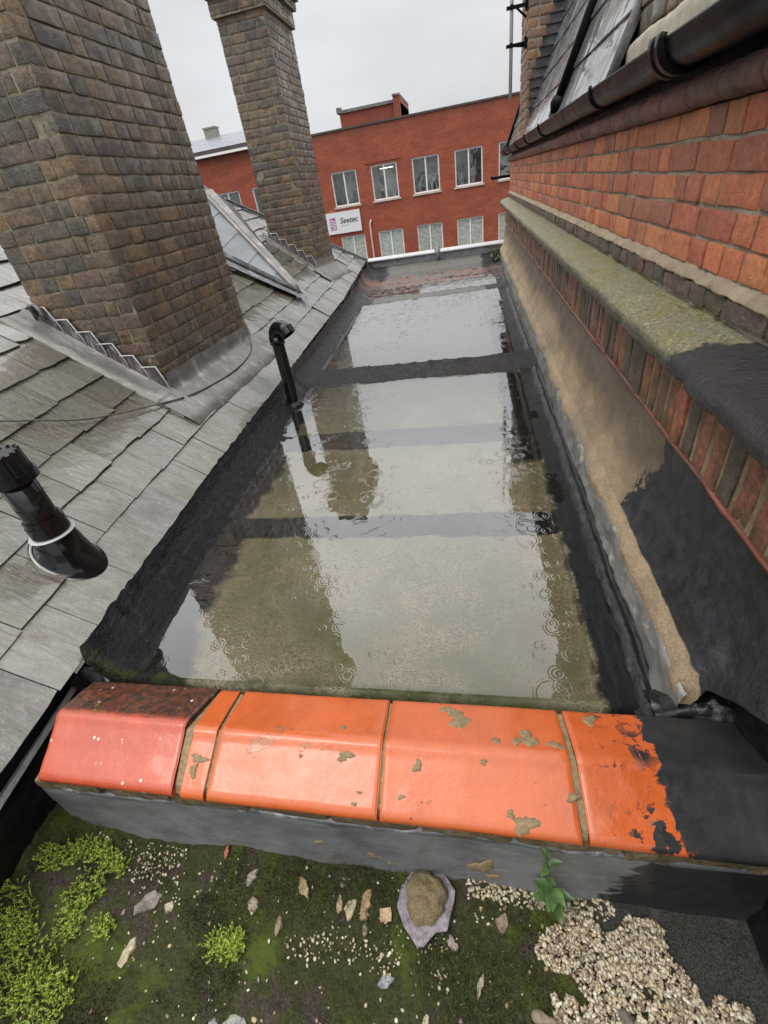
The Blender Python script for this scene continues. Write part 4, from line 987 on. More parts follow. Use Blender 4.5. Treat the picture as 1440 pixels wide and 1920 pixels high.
m_ = MB(); p = [tuple(rp_(np.array(s), np.array(2.80), .022)) for s in np.linspace(-.03, 3.6, 8)]; m_.tube(p, .02, 8); m_.obj('abutment_lead', M_LEADL, mr_, True)
# brick stack on the slope
bs = thing('brick_stack', 'narrow orange brick stack with stepped lead flashing rising beyond the black gutter', 'chimney', (.75, 6.8, .3))
L = stack_bricks(.632, 1.20, 6.8, 7.6, .26, 2.6, 61, pal=[hexes(c) for c in ('a5683f', '9a5f42', '8a5238', 'b5784c', '7a5240', '6b4a3a')])
bricks('brickwork', L, M_RED, bs, .003, 62, .006)
mortar_core('mortar_joints', .632, 1.20, 6.8, 7.6, .20, 2.6, M_REDM, bs)
m_ = MB(); ch = .0765
for i in range(28):
    z = .42+i*ch; xs_ = gx0+(z-gz0)/TS; xl_ = max(.655, xs_-.14+.0*i); m_.add([(xl_, 6.793, z+ch), (xl_+.03, 6.789, z), (xs_+.05, 6.789, z), (xs_+.05, 6.793, z+ch)], [(0, 1, 2, 3)])
    m_.add([(xl_, 6.792, z+ch), (xs_+.05, 6.792, z+ch), (xs_+.05, 6.770, z+ch-.006), (xl_, 6.770, z+ch-.006)], [(0, 1, 2, 3)])
m_.obj('step_flashing', m_lead('dark_lead_steps', (.10, .10, .105), (.20, .20, .2), (.03, .03, .032), .4), bs)
# pole on two brackets
pl = thing('aerial_pole', 'thin pale metal pole held off the brick stack by two dark brackets', 'pole', (.472, 6.9, .6))
m_ = MB(); m_.tube([(.472, 6.9, .60), (.472, 6.9, 2.4)], .019, 12); m_.obj('pole', m_plain('pale_galvanised', (.62, .60, .60), .4, .1, 3), pl, True)
for z in (1.02, 1.30):
    m_ = MB(); m_.box(.42, .632, 6.885, 6.915, z-.010, z+.016); m_.box(.60, .631, 6.86, 6.94, z-.04, z+.045)
    m_.tube([(.52, 6.9, z-.005), (.62, 6.9, z-.09 if z > 1.1 else z-.02)], .010, 8)
    m_.tube([(.472, 6.87, z+.003), (.472, 6.93, z+.003)], .022, 8); m_.obj('bracket', M_GUTTER, pl)
# brick wall standing on the eaves nearer the camera
uw = thing('upper_brick_wall', 'dark brick wall above the gutter at the top right with a pale cement band at its foot', 'wall', (.7, 1.5, .26))
rs = np.random.RandomState(77); L = []
for k in range(22): course(.352+k*.0765, .690, -.5, 2.77, L, .0765, pal=[hexes(c) for c in ('6e5238', '5a4434', '7b5d3b', '4a3c30', '85653d')], j=.006)
bricks('wall_bricks', L, M_STOCK, uw, .004, 78, .007)
m_ = MB(); m_.box(.702, 1.4, -.6, 2.775, .24, 2.05); m_.obj('mortar_joints', m_mortar('ochre_mortar', (.42, .31, .16), (.22, .16, .09)), uw)
sweep('cement_band', [(.705, .352), (.688, .348), (.668, .335), (.662, .318), (.660, .245)], np.linspace(-.6, 2.80, 200), m_mortar('cream_cement', (.62, .58, .47), (.36, .33, .26)), uw, .004, 14, 79, 4)

# ================================================================== OFFICE BUILDING
D = 33.0
ob = thing('office_building', 'orange-red brick office block with white-framed windows beyond the end of the flat roof', 'building', (-4, D, -11))
def facade(x0, x1, z0, z1, y, holes, mat, parent, depth=.18, name='wall'):
    xs_ = sorted({x0, x1}|{h[0] for h in holes}|{h[1] for h in holes}); zs_ = sorted({z0, z1}|{h[2] for h in holes}|{h[3] for h in holes}); m_ = MB()
    for a, b_ in zip(xs_[:-1], xs_[1:]):
        for c, d in zip(zs_[:-1], zs_[1:]):
            mx_, mz_ = (a+b_)/2, (c+d)/2
            if any(h[0] < mx_ < h[1] and h[2] < mz_ < h[3] for h in holes): continue
            m_.add([(a, y, c), (b_, y, c), (b_, y, d), (a, y, d)], [(0, 1, 2, 3)])
    for (a, b_, c, d) in holes:
        q = [(a, y, c), (b_, y, c), (b_, y, d), (a, y, d)]; r = [(p, w+depth, z) for p, w, z in q]; m_.add(q+r, [(0, 4, 5, 1), (1, 5, 6, 2), (2, 6, 7, 3), (3, 7, 4, 0)])
    return m_, name, mat, parent
def window(parent, a, b_, c, d, y, lower, lit=False):
    m_ = MB(); t = .07; yy_ = y+.07
    m_.box(a, b_, yy_, yy_+.07, c, c+t); m_.box(a, b_, yy_, yy_+.07, d-t, d); m_.box(a, a+t, yy_+.001, yy_+.069, c+t, d-t); m_.box(b_-t, b_, yy_+.001, yy_+.069, c+t, d-t)
    mx_ = (a+b_)/2; m_.box(mx_-.035, mx_+.035, yy_+.002, yy_+.068, c+t, d-t)
    f = m_.obj('window', M_FRAME, parent)
    g_ = MB(); g_.add([(a+t, yy_+.04, c+t), (b_-t, yy_+.04, c+t), (b_-t, yy_+.04, d-t), (a+t, yy_+.04, d-t)], [(0, 1, 2, 3)]); g_.obj('glass', M_GLASS, f)
    s_ = MB(); s_.box(a-.08, b_+.08, y-.07, y+.075, c-.09, c-.004); s_.obj('sill', M_SILL, f)
    if lower:
        q = MB(); q.add([(a+t, yy_+.075, c+t), (b_-t, yy_+.075, c+t), (b_-t, yy_+.075, d-t), (a+t, yy_+.075, d-t)], [(0, 1, 2, 3)]); q.obj('blind', M_BLIND, f)
    else:
        q = MB(); q.box(a-.1, b_+.1, y+.95, y+1.0, c-.1, d+.1); q.box(a-.1, b_+.1, y+.25, y+1.0, d+.005, d+.05); q.box(a-.1, a-.06, y+.25, y+1, c-.1, d+.05); q.box(b_+.06, b_+.1, y+.25, y+1, c-.1, d+.05); q.box(a-.1, b_+.1, y+.25, y+1, c-.14, c-.1)
        r2 = np.random.RandomState(int(abs(a*10)))
        for k in range(3): xx = r2.uniform(a+.1, b_-.4); hh = r2.uniform(.25, .8); q.box(xx, xx+r2.uniform(.15, .35), y+.5, y+.7, c-.09, c+hh)
        q.obj('interior', M_ROOM, f)
        if lit: q = MB(); q.box(mx_-.3, mx_+.5, y+.5, y+.56, d-.22, d-.19); q.obj('ceiling_light', M_TUBE, f)
pitch = .0745*D; wW = .0475*D
ups = [(-.2470*D+i*pitch, -.2470*D+i*pitch+wW) for i in range(5)]
zu = (-.0165*D, .0358*D); zl = (-.1165*D, -.0650*D); zg = (-.2165*D, -.165*D)
holes = [(a, b_, *zz) for a, b_ in ups for zz in (zu, zl, zg)]
XB0, XB1, ZT = -.335*D, .20*D, .0915*D
hw = [(-.478*D-i*pitch+0*1, -.478*D-i*pitch+wW) for i in (-1, 0, 1, 2)]
hl = [(a, b_, *zz) for a, b_ in hw for zz in (zu, zl)]
extra = [(-.3215*D, -.3215*D+wW, *zu), (-.3215*D, -.3215*D+wW, *zl)]
m_, *_r = facade(XB0, XB1, -11, ZT, D, holes+extra, M_OFFICE, ob)
m_.add([(XB0, D, -11), (XB0, D, ZT), (XB0, D+14, ZT), (XB0, D+14, -11)], [(0, 1, 2, 3)]); m_.add([(XB1, D, -11), (XB1, D+14, -11), (XB1, D+14, ZT), (XB1, D, ZT)], [(0, 1, 2, 3)])
m_.add([(XB0, D, ZT-.3), (XB1, D, ZT-.3), (XB1, D+14, ZT-.3), (XB0, D+14, ZT-.3)], [(0, 1, 2, 3)])
for hh in ups[1:2]: m_.box(hh[0]-.35, hh[1]+.25, D-.04, D-.002, zu[1]+.12, zu[1]+.22)
m_.obj('wall', M_OFFICE, ob)
m_ = MB(); m_.box(XB0-.05, XB1+.05, D-.06, D+.22, ZT, ZT+.09); m_.obj('parapet_capping', M_COPDK, ob)
for i, (a, b_) in enumerate(ups):
    window(ob, a, b_, *zu, D, False, i == 1)
    window(ob, a, b_, *zl, D, True)
    window(ob, a, b_, *zg, D, True)
for e_ in extra: window(ob, *e_, D, e_[2] == zl[0])
# pilaster line and penthouse
m_ = MB(); DP = D+4; k = DP/D; m_.box(-.2135*DP, -.1085*DP, DP, DP+5, ZT-.4, .112*DP); m_.box(-.1195*DP, -.1085*DP, DP-.3, DP+5, ZT-.4, .120*DP)
m_.obj('penthouse', M_OFFICE, ob)
m_ = MB(); m_.box(-.2165*DP, -.1196*DP, DP-.12, DP+5, .1125*DP, .1165*DP); m_.box(-.2175*DP, -.2100*DP, DP-.14, DP+.4, .1125*DP, .1205*DP); m_.box(-.1205*DP, -.1080*DP, DP-.36, DP+5, .1201*DP, .1225*DP); m_.obj('penthouse_roof_edge', M_LEAD, ob)
# downpipe by the sign
m_ = MB(); xd = -.186*D; m_.tube([(xd+.1, D-.05, -.044*D), (xd, D-.12, -.05*D), (xd, D-.12, -10.9)], .05, 8); m_.obj('downpipe', m_plain('pink_white_plastic', (.62, .50, .45), .4, .1, 2), ob, True)
# left wing
lw = thing('slate_roofed_wing', 'lower red brick wing with grey slate roof and white gutter left of the office block', 'building', (-16, D, -11))
XW0, XW1, ZW = -1.1*D, XB0-.02, .092*D
m_, *_r = facade(XW0, XW1, -11, ZW, D+.02, hl, M_OFFICE, lw)
m_.obj('wall', M_OFFICE, lw)
for i, (a, b_) in enumerate(hw): window(lw, a, b_, *zu, D+.02, False); window(lw, a, b_, *zl, D+.02, True)
rsl = np.random.RandomState(5)
m_ = MB(); RH = ZW+1.25
m_.add([(XW0, D-.25, ZW+.1), (XW1, D-.25, ZW+.1), (XW1, D+4.2, RH+.12), (XW0, D+4.2, RH+.12), (XW0, D+9, ZW+.1), (XW1, D+9, ZW+.1)], [(0, 1, 2, 3), (3, 2, 5, 4), (1, 5, 2)])
nn = N('distant_slate_roof'); b = nn.t.nodes.new('ShaderNodeTexBrick'); b.inputs['Scale'].default_value = 1; b.inputs['Brick Width'].default_value = 1.1; b.inputs['Row Height'].default_value = .35; b.inputs['Mortar Size'].default_value = .03
nn.t.links.new(nn.pos(), b.inputs[0]); b.inputs['Color1'].default_value = (.15, .16, .185, 1); b.inputs['Color2'].default_value = (.21, .22, .25, 1); b.inputs['Mortar'].default_value = (.30, .31, .34, 1)
m_.obj('roof', nn.fin(b.outputs[0], .4), lw)
m_ = MB(); m_.box(XW0, XW1, D-.36, D-.2, ZW-.03, ZW+.09); m_.obj('white_gutter', M_FRAME, lw); m_ = MB(); m_.box(XW0, XW1, D-.3, D-.18, ZW+.095, ZW+.30); m_.obj('eaves_board', M_COPDK, lw)
m_ = MB(); m_.box(-.4645*(D+4), -.4425*(D+4), D+3.9, D+4.5, RH-.2, RH+.52); m_.box(-.4655*(D+4), -.4415*(D+4), D+3.85, D+4.55, RH+.521, RH+.60); m_.obj('chimney', m_mortar('grey_render', (.36, .34, .31), (.22, .2, .18)), lw)
# sign
sx0, sx1, sz0, sz1 = -.2685*D, -.2025*D, -.0585*D, -.0240*D
sg = thing('wall_sign', 'white rectangular sign with magenta emblem on the office wall below a window', 'sign', (sx0, D-.1, sz0))
m_ = MB(); m_.box(sx0, sx1, D-.14, D-.03, sz0, sz1); m_.obj('sign_board', M_SIGN, sg)
w, h = sx1-sx0, sz1-sz0; ex0, ez0, ew, eh = sx0+.09*w, sz0+.20*h, .175*w, .56*h
m_ = MB(); yF = D-.146; m_.add([(ex0, yF, ez0), (ex0+ew, yF, ez0), (ex0+ew, yF, ez0+eh), (ex0, yF, ez0+eh)], [(0, 1, 2, 3)]); em = m_.obj('emblem', M_MAG, sg)
m_ = MB(); yF -= .005
for k in range(3):
    for s, (a, b_) in enumerate(((.12, .46), (.54, .90))):
        z0_ = ez0+eh*(.30+.22*k-(.09 if s else 0)); m_.add([(ex0+ew*a, yF, z0_), (ex0+ew*b_, yF, z0_), (ex0+ew*b_, yF, z0_+eh*.13), (ex0+ew*a, yF, z0_+eh*.13)], [(0, 1, 2, 3)])
m_.add([(ex0+ew*.12, yF, ez0+eh*.08), (ex0+ew*.88, yF, ez0+eh*.08), (ex0+ew*.88, yF, ez0+eh*.15), (ex0+ew*.12, yF, ez0+eh*.15)], [(0, 1, 2, 3)])
m_.obj('emblem_white_bars', M_SIGN, sg)
def text(body, x, z, size, mat, name, shear=.25, off=0.):
    cu = bpy.data.curves.new(name, 'FONT'); cu.body = body; cu.size = size; cu.shear = shear; cu.offset = off; cu.resolution_u = 3
    o = bpy.data.objects.new(name, cu); COL.objects.link(o); dg = bpy.context.evaluated_depsgraph_get(); me = bpy.data.meshes.new_from_object(o.evaluated_get(dg)); bpy.data.objects.remove(o)
    co = np.zeros(len(me.vertices)*3, np.float32); me.vertices.foreach_get('co', co); co = co.reshape(-1, 3); V = np.stack([co[:, 0]+x, np.full(len(co), D-.150), co[:, 1]+z], 1)-np.array(sg.location)
    me.vertices.foreach_set('co', V.astype(np.float32).ravel()); me.materials.clear(); me.materials.append(mat); o = bpy.data.objects.new(name, me); COL.objects.link(o); o.parent = sg
text('Seetec', sx0+.385*w, sz0+.46*h, .36*h*1.05, M_TXT, 'lettering', .3, .006)
# a faint second line too worn to read: thin pale strokes only
m_ = MB()
m_.box(sx0+.40*w, sx0+.63*w, D-.151, D-.147, sz0+.345*h, sz0+.375*h)
m_.obj('faint_print_line', M_TXTL, sg)

# ================================================================== FOREGROUND DEBRIS ON THE MOSSY ROOF
rs = np.random.RandomState(77)
# short moss pile everywhere: tapered blades in one mesh
def blades(n, xs_, ys_, hgt, wid, c0, c1, keep=None, spread=1.):
    x = rs.uniform(*xs_, n); y = rs.uniform(*ys_, n)
    if keep is not None: k = keep(x, y); x, y = x[k], y[k]; n = len(x)
    z = moss_z(x, y)-.001; a = rs.uniform(0, 2*math.pi, n); h = hgt*(.5+rs.rand(n)); w = wid*(.6+.8*rs.rand(n)); l = spread*h*rs.rand(n); b_ = rs.uniform(0, 2*math.pi, n)
    B0 = np.stack([x-np.cos(a)*w, y-np.sin(a)*w, z], 1); B1 = np.stack([x+np.cos(a)*w, y+np.sin(a)*w, z], 1); T = np.stack([x+np.cos(b_)*l, y+np.sin(b_)*l, z+h], 1)
    V = np.stack([B0, B1, T], 1).reshape(-1, 3); t = rs.rand(n, 1); c = np.array(c0)*(1-t)+np.array(c1)*t; return V, np.repeat(c, 3, 0)
def nfield(x, y, sc, sd): return fbm(np.stack([x*sc, y*sc, 0*x], 1), sd, 3)
kp = lambda x, y: (nfield(x, y, 6, 201)+.35 > rs.rand(len(x))*.6) & (x-.22+(y-.25)*.55 < .02)
kp0 = kp; kp = lambda x, y: kp0(x, y) & (nfield(x, y, 6, 351) > -.45)
V, C = blades(170000, (-1.7, .35), (-.25, .40), .009, .0011, (.014, .020, .004), (.085, .115, .014), kp); C = C*(1+.45*nfield(V[:, 0], V[:, 1], 4, 333))[:, None]*np.where(nfield(V[:, 0], V[:, 1], 5, 335)[:, None] > .35, np.array([[1.25, .75, .9]]), 1.)
tag(raw('moss', V, np.arange(len(V)).reshape(-1, 3), M_MOSSB, None, C, False), 'dark green and brown moss covering the low roof below the parapet', 'moss', kind='stuff')
# bright feathery moss sprigs
def sprigs(spots, name, label, hgt=.024):
    V, Fq, C = [], [], []; n0 = 0
    for (cx, cy_, rx, ry, n) in spots:
        for i in range(n):
            a = rs.uniform(0, 6.28); q = math.sqrt(rs.rand()); x = cx+math.cos(a)*rx*q; y = cy_+math.sin(a)*ry*q; z = float(moss_z(x, y)); az = rs.uniform(0, 6.28); le = rs.uniform(.3, 1.1); H = hgt*rs.uniform(.6, 1.3)
            base = np.array([x, y, z]); dr_ = np.array([math.cos(az)*le, math.sin(az)*le, 1.]); dr_ /= np.linalg.norm(dr_)
            t0 = rs.rand(); col_ = np.array((.24, .38, .022))*(1-t0)+np.array((.60, .76, .08))*t0; sd_ = np.cross(dr_, [0, 0, 1.]); sd_ /= np.linalg.norm(sd_)+1e-6; up_ = np.cross(sd_, dr_)
            nl_ = 9
            for k in range(nl_):
                f = (k+.6)/nl_; p = base+dr_*H*f; s = (-1 if k % 2 else 1); an = k*2.4; dd = sd_*math.cos(an)+up_*math.sin(an); tip = p+(dd*.75+dr_*.8)*H*.30*(1.1-f*.5); w_ = .0017
                sw = np.cross(dd, dr_); V += [p-sw*w_, tip, p+sw*w_, p+dd*.0]; Fq.append((n0, n0+1, n0+2)); n0 += 4
                C += [col_*(.5+.5*f)]*4
            V += [base-sd_*.001, base+sd_*.001, base+dr_*H]; C += [col_*.6]*3; Fq.append((n0, n0+1, n0+2)); n0 += 3
    return tag(raw(name, V, np.array(Fq), M_MOSSB, None, C, False), label, 'moss', kind='stuff')
sprigs([(-1.33, .14, .16, .10, 520), (-1.22, .08, .15, .09, 520), (-1.06, .04, .08, .06, 260), (-1.40, -.02, .2, .12, 300), (-1.45, .28, .06, .03, 40), (-1.22, .30, .06, .03, 130), (-1.13, .33, .07, .025, 150), (-1.05, .31, .04, .03, 80), (-1.09, .24, .05, .045, 110), (-1.08, .18, .035, .04, 110), (-.99, .175, .028, .02, 70), (-.645, .185, .05, .026, 150), (-.62, .20, .03, .02, 60)], 'bright_moss', 'bright yellow-green feathery moss clumps at the lower left corner')
# gravel
def rocks(n, pos, size, pal, sd=0, flat=.6):
    ph = (1+5**.5)/2; B = np.array([(-1, ph, 0), (1, ph, 0), (-1, -ph, 0), (1, -ph, 0), (0, -1, ph), (0, 1, ph), (0, -1, -ph), (0, 1, -ph), (ph, 0, -1), (ph, 0, 1), (-ph, 0, -1), (-ph, 0, 1)])/1.9
    Fb = np.array([(0, 11, 5), (0, 5, 1), (0, 1, 7), (0, 7, 10), (0, 10, 11), (1, 5, 9), (5, 11, 4), (11, 10, 2), (10, 7, 6), (7, 1, 8), (3, 9, 4), (3, 4, 2), (3, 2, 6), (3, 6, 8), (3, 8, 9), (4, 9, 5), (2, 4, 11), (6, 2, 10), (8, 6, 7), (9, 8, 1)])
    a = rs.uniform(0, 6.28, n); s = size(n); V = B[None]*(1+.22*rs.randn(n, 12, 1)); V = V*np.stack([s, s*(.55+.4*rs.rand(n)), s*flat], 1)[:, None]
    c, si = np.cos(a)[:, None], np.sin(a)[:, None]; V = np.stack([V[..., 0]*c-V[..., 1]*si, V[..., 0]*si+V[..., 1]*c, V[..., 2]], -1)+pos[:, None]
    cl = np.array(pal)[rs.randint(len(pal), size=n)]*(.75+.4*rs.rand(n, 1)); return V.reshape(-1, 3), (Fb[None]+np.arange(n)[:, None, None]*12).reshape(-1, 3), np.repeat(cl, 12, 0)
def gpos(n, fn, xs_=(-1.2, .55), ys_=(-.2, .385)):
    P_ = []
    while len(P_) < n:
        x = rs.uniform(*xs_, 4000); y = rs.uniform(*ys_, 4000); k = rs.rand(4000) < fn(x, y); P_ += list(zip(x[k], y[k]))
    P_ = np.array(P_[:n]); return np.c_[P_, moss_z(P_[:, 0], P_[:, 1])+.002]
GP = [hexes(c) for c in ('d8cba8', 'c9b58f', 'e2dcc6', 'cbb999', 'd6c4aa', 'a8957a', '8c7860', 'e8dec6')]
def heap(x, y):
    d = np.abs((x-.31)/.21)**2+((y-.20)/.165)**2; return np.where(d+nfield(x, y, 14, 301)*.55 < .85, 1, 0)*(nfield(x, y, 30, 309) > -.95)
P1 = gpos(6200, heap, (.05, .55), (-.1, .36)); P1[:, 2] += rs.rand(len(P1))*.012
P4 = gpos(150, lambda x, y: np.clip(nfield(x, y, 7, 343)*1.4, .04, 1), (-1.1, .15), (-.1, .37))
P2 = gpos(330, lambda x, y: np.exp(-((y-.375+np.abs(x-.1)*.02)/.02)**2)*(x > -.05)*(x < .30), (-.1, .35), (.30, .39))
P3 = gpos(1100, lambda x, y: np.clip(nfield(x, y, 9, 303)*1.6-.5, .035, 1), (-1.15, .30), (-.15, .375))
V1_, F1_, C1_ = rocks(len(P1), P1, lambda n: .0026+.0042*rs.rand(n)**1.6, GP); V2_, F2_, C2_ = rocks(len(P2), P2, lambda n: .0032+.0025*rs.rand(n), GP); V3_, F3_, C3_ = rocks(len(P3), P3, lambda n: .0022+.0032*rs.rand(n)**2, GP)
V4_, F4_, C4_ = rocks(len(P4), P4-np.array([0, 0, .001]), lambda n: .003+.005*rs.rand(n)**2, [hexes(c) for c in ('a08a62', '7d6a4c', 'c2ad84', '6b5a4a', '8f7e78')], 0, .3)
V = np.concatenate([V1_, V2_, V3_, V4_]); Fq = np.concatenate([F1_, F2_+len(V1_), F3_+len(V1_)+len(V2_), F4_+len(V1_)+len(V2_)+len(V3_)])
tag(raw('gravel', V, Fq, M_GRAV, None, np.concatenate([C1_, C2_, C3_, C4_])), 'pale cream chippings scattered on the moss and heaped at the lower right', 'gravel', kind='stuff')
# individual chips and flakes
def chip(x, y, w, l, rot, colr, label, name='stone_chip', th=.010, cat='stone chip', seed=0, group='loose chips lying on the moss', pts=None, z=None):
    r2 = np.random.RandomState(seed+int(abs(x)*997)+int(abs(y)*313)); n = 9 if pts is None else len(pts)
    jn = 1. if pts is None else .12
    if pts is None: n = 13; colr = tuple(np.array(colr)*.8)
    if pts is None:
        a_ = np.sort(r2.uniform(0, 2*math.pi, n)); a_ = np.linspace(0, 2*math.pi, n, endpoint=False)+r2.uniform(-.25, .25, n); pts = [(math.cos(a)*w/2*(.6+.5*r2.rand()), math.sin(a)*l/2*(.6+.5*r2.rand())) for a in a_]
    c, s = math.cos(rot), math.sin(rot); pts = [(px*c-py*s, px*s+py*c) for px, py in pts]; zz = float(moss_z(x, y)) if z is None else z
    tl = r2.uniform(-.2, .2, 2); V = []
    for k, (f, h) in enumerate(((.96, -.006), (1, th*.1), (.95 if jn == 1 else .995, th*.6), (.80 if jn == 1 else .98, th*.72))): V += [(x+px*f*(1+.09*jn*r2.randn()), y+py*f*(1+.09*jn*r2.randn()), zz+h+px*tl[0]+py*tl[1]+r2.randn()*.0012*jn) for px, py in pts]
    V.append((x, y, zz+th*.76)); m_ = MB(); Fq = [(k*n+i, k*n+(i+1) % n, (k+1)*n+(i+1) % n, (k+1)*n+i) for k in range(3) for i in range(n)]+[(3*n+i, 3*n+(i+1) % n, 4*n) for i in range(n)]
    m_.add(V, Fq, colr); o = m_.obj(name, M_CHIP, None); ctr = Vector((x, y, zz)); o.data.transform(Matrix.Translation(-ctr)); o.location = ctr; return tag(o, label, cat, group)
TAN_, GRY, PNK, CRM, ORG, BRN = hexes('b79a63'), hexes('9aa0a6'), hexes('8f8078'), hexes('d8c99c'), hexes('c9603a'), hexes('8b7850')
chip(-.723, .372, .016, .034, .2, hexes('e0623a'), 'bright orange terracotta shard at the foot of the lead apron', 'terracotta_shard', .008, 'shard', group=None)
chip(-.902, .243, .075, .050, .5, PNK, 'flat pinkish-brown chip at the left, widest of the loose chips', seed=1)
chip(-.838, .242, .030, .035, 1.1, CRM, 'small cream chip close right of the flat pinkish-brown chip', seed=2)
chip(-.905, .143, .030, .075, -.3, CRM, 'long cream flake standing out on dark moss left of the middle moss tuft', seed=3)
chip(-.477, .322, .030, .062, .7, TAN_, 'smooth tan oblong chip below the lead apron, left of the bark-like flakes', seed=4)
chip(-.375, .302, .024, .042, .3, TAN_, 'small tan flake at the left of a pair beside the tan oblong', seed=5)
chip(-.345, .298, .030, .058, -.25, CRM, 'creamy curled flake at the right of a pair beside the tan oblong', seed=6)
chip(-.303, .315, .028, .058, -.1, hexes('c49a62'), 'upright honey-coloured flake left of the square tan chip', seed=7)
chip(-.305, .288, .030, .028, 0, hexes('a98550'), 'round honey-brown chip touching the foot of the upright flake', seed=8)
chip(-.250, .294, .030, .030, .15, hexes('c9a070'), 'little square tan chip beside the purple slate fragment', seed=9, pts=[(-.014, -.014), (.0, -.015), (.014, -.012), (.015, .002), (.013, .014), (-.002, .013), (-.015, .012)])
chip(.033, .315, .045, .034, .8, hexes('9d7b5b'), 'brown angular chip between slate fragment and seedling', seed=10)
chip(-.083, .262, .022, .036, .6, hexes('a08a7c'), 'small dull pink chip below the purple slate fragment', seed=11)
chip(-.236, .18, .036, .028, .4, hexes('a9b4bc'), 'small blue-grey slate chip alone on green moss near the lower edge', 'slate_chip', .006, seed=12)
chip(-.584, .055, .10, .07, .3, hexes('a3a79e'), 'larger pale grey slate fragment at the bottom edge of the picture', 'slate_chip', .012, seed=13)
chip(-.30, .262, .018, .030, .2, BRN, 'small olive-brown chip under the round honey-brown chip', seed=14)
chip(-.63, .325, .05, .03, 1.2, hexes('b7a894'), 'pale beige chip under the orange terracotta shard', seed=15)
chip(-.60, .27, .04, .035, .2, hexes('a89478'), 'beige chip in the gravelly soil between shard and middle moss tuft', seed=16)
chip(-.52, .24, .018, .045, .1, hexes('a98c68'), 'thin tan splinter right of the beige chip in gravelly soil', seed=17)
chip(-.14, .12, .018, .055, -.2, CRM, 'thin cream splinter near the lower edge right of the blue-grey slate chip', seed=18)
chip(-.02, .20, .014, .045, -.4, hexes('c0b493'), 'slim pale splinter below the brown angular chip', seed=19)
# purple slate fragment with a lump of mortar on it
pts = [(-.062, .004), (-.045, -.035), (-.012, -.075), (.005, -.074), (.035, -.050), (.062, -.048), (.085, .010), (.088, .030), (.060, .075), (-.02, .078), (-.05, .045)]
sx_, sy_ = -.163, .318
o = chip(sx_, sy_, 0, 0, .12, hexes('8f8494'), 'purple-grey broken slate lying on moss under a lump of mortar', 'slate_fragment', .006, 'slate fragment', 3, None, pts, float(moss_z(sx_, sy_))+.014)
n = 24; V = []; zz = float(moss_z(sx_, sy_))+.022
A, B = np.meshgrid(np.linspace(0, 1, 14), np.linspace(0, 2*math.pi, 40, endpoint=False), indexing='ij')
rad = .052*(1+.05*np.sin(B*3+1)+.04*np.sin(B*5)+.05*np.sin(B*9)); V = np.stack([(sx_+.012+np.cos(B)*rad*A*1.0).ravel(), (sy_+.018+np.sin(B)*rad*A*1.08).ravel(), (zz+.040*np.sqrt(np.clip(1-A**2.2, 0, 1))).ravel()], 1)
V[:, 2] += fbm(V*60, 401, 4)*.006; V[:, 0] += fbm(V*70+3, 402, 3)*.004
n_ = N('gritty_mortar'); g_ = n_.noise(260, 4, .8); cm = n_.mix(n_.rmp(g_, .35, .65), (.15, .115, .055), (.42, .34, .20)); mm = n_.fin(cm, .8, n_.bump(n_.noise(200, 5, .8), .006), .3)
o = raw('mortar_lump', V-np.array([sx_, sy_, zz]), gridfaces(14, 40, True)[:, ::-1], mm); o.location = (sx_, sy_, zz); tag(o, 'domed lump of sandy mortar resting on the purple slate fragment', 'mortar lump')
# twigs / old roots at lower right
for i, (p, lab) in enumerate(((((.09, .17, .0), (.13, .165, .02), (.155, .12, .022), (.145, .03, .015), (.15, -.1, .01)), 'bent pale brown root at the left edge of the gravel heap'), (((.27, .20, .01), (.30, .15, .022), (.32, .10, .025), (.35, 0, .02)), 'frayed grey-brown stick lying in the middle of the gravel heap'))):
    P_ = [Vector((a, b_, float(moss_z(a, b_))+c)) for a, b_, c in p]; m_ = MB(); Q_ = []
    for k in range(len(P_)-1):
        for f in np.linspace(0, 1, 6, endpoint=False): Q_.append(P_[k].lerp(P_[k+1], f))
    m_.tube([tuple(q) for q in Q_], [.009+.004*math.sin(j*.9) for j in range(len(Q_))], 10, hexes('8d7b58' if i == 0 else '5c5142')); ob_ = m_.obj('dead_root' if i == 0 else 'dead_stick', M_CHIP, None, True); c0_ = P_[0].copy(); ob_.data.transform(Matrix.Translation(-c0_)); ob_.location = c0_; tag(ob_, lab, 'root' if i == 0 else 'stick')
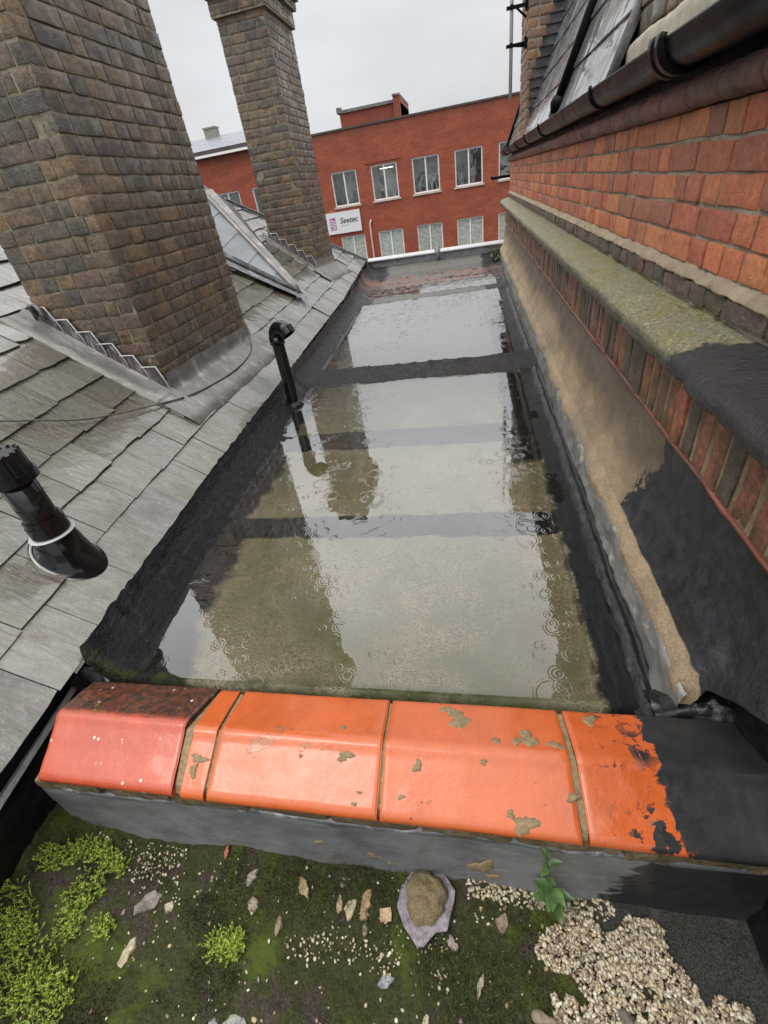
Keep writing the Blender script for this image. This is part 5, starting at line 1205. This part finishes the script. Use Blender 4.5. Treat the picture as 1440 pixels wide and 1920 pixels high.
# seedling
sx_, sy_ = .157, .372; sz_ = float(moss_z(sx_, sy_))
sd_ = thing('seedling', 'small green weed with pointed leaves rooted at the foot of the lead apron', 'plant', (sx_, sy_, sz_))
m_ = MB(); st = [(sx_, sy_, sz_), (sx_-.004, sy_+.004, sz_+.05), (sx_-.012, sy_+.012, sz_+.12), (sx_-.022, sy_+.022, sz_+.20), (sx_-.026, sy_+.020, sz_+.27)]; m_.tube(st, [.0026, .0024, .002, .0016, .001], 8, (.08, .03, .02)); m_.obj('stem', M_LEAF, sd_, True)
def leaf(base, az, el, L_, W_, colr):
    V = []; nu_, nv_ = 9, 5
    d = np.array([math.cos(az)*math.cos(el), math.sin(az)*math.cos(el), math.sin(el)]); s = np.array([-math.sin(az), math.cos(az), 0]); u = np.cross(s, d); u = -u if u[2] < 0 else u
    for i in range(nu_):
        t = i/(nu_-1); w = W_*math.sin(math.pi*min(1, t**.8*.97+.03))
        for j in range(nv_): q = j/(nv_-1)*2-1; V.append(np.array(base)+d*L_*t+s*w*q+u*(abs(q)*w*.35-L_*.22*t*t))
    m_ = MB(); m_.add(V, gridfaces(nu_, nv_).tolist(), colr); return m_.obj('leaf', M_LEAF, sd_, True)
for i in range(15):
    az = i*2.4+.3; low = i < 10; h = (.035+.006*i) if low else .12+.03*(i-10); b_ = (sx_-.004-(.0 if low else .015), sy_+(.0 if low else .012), sz_+h)
    leaf(b_, az if az % 6.28 > 3.1 or not low else az+2.2, R(25 if low else 35), (.060-.002*i) if low else .030, .0125 if low else .008, tuple(np.array((.045, .115, .018) if i % 3 else (.09, .19, .025))*(.8+.4*rs.rand())))
# weed at the far corner of the flat roof
wd = MB(); r3 = np.random.RandomState(2)
for i in range(160):
    a, e_ = r3.uniform(0, 6.28), r3.uniform(.2, 1.4); b0 = np.array([.42+r3.randn()*.05, 8.8+r3.randn()*.10, -1.20]); d = np.array([math.cos(a)*math.cos(e_), math.sin(a)*math.cos(e_), math.sin(e_)]); L_ = r3.uniform(.03, .13); s = np.array([-math.sin(a), math.cos(a), 0])*.010
    wd.add([b0, b0+d*L_*.5+s, b0+d*L_, b0+d*L_*.5-s], [(0, 1, 2, 3)], (.05, .08, .02))
tag(wd.obj('corner_weed', M_LEAF), 'small dark weed growing in the far right corner of the flat roof', 'weed')
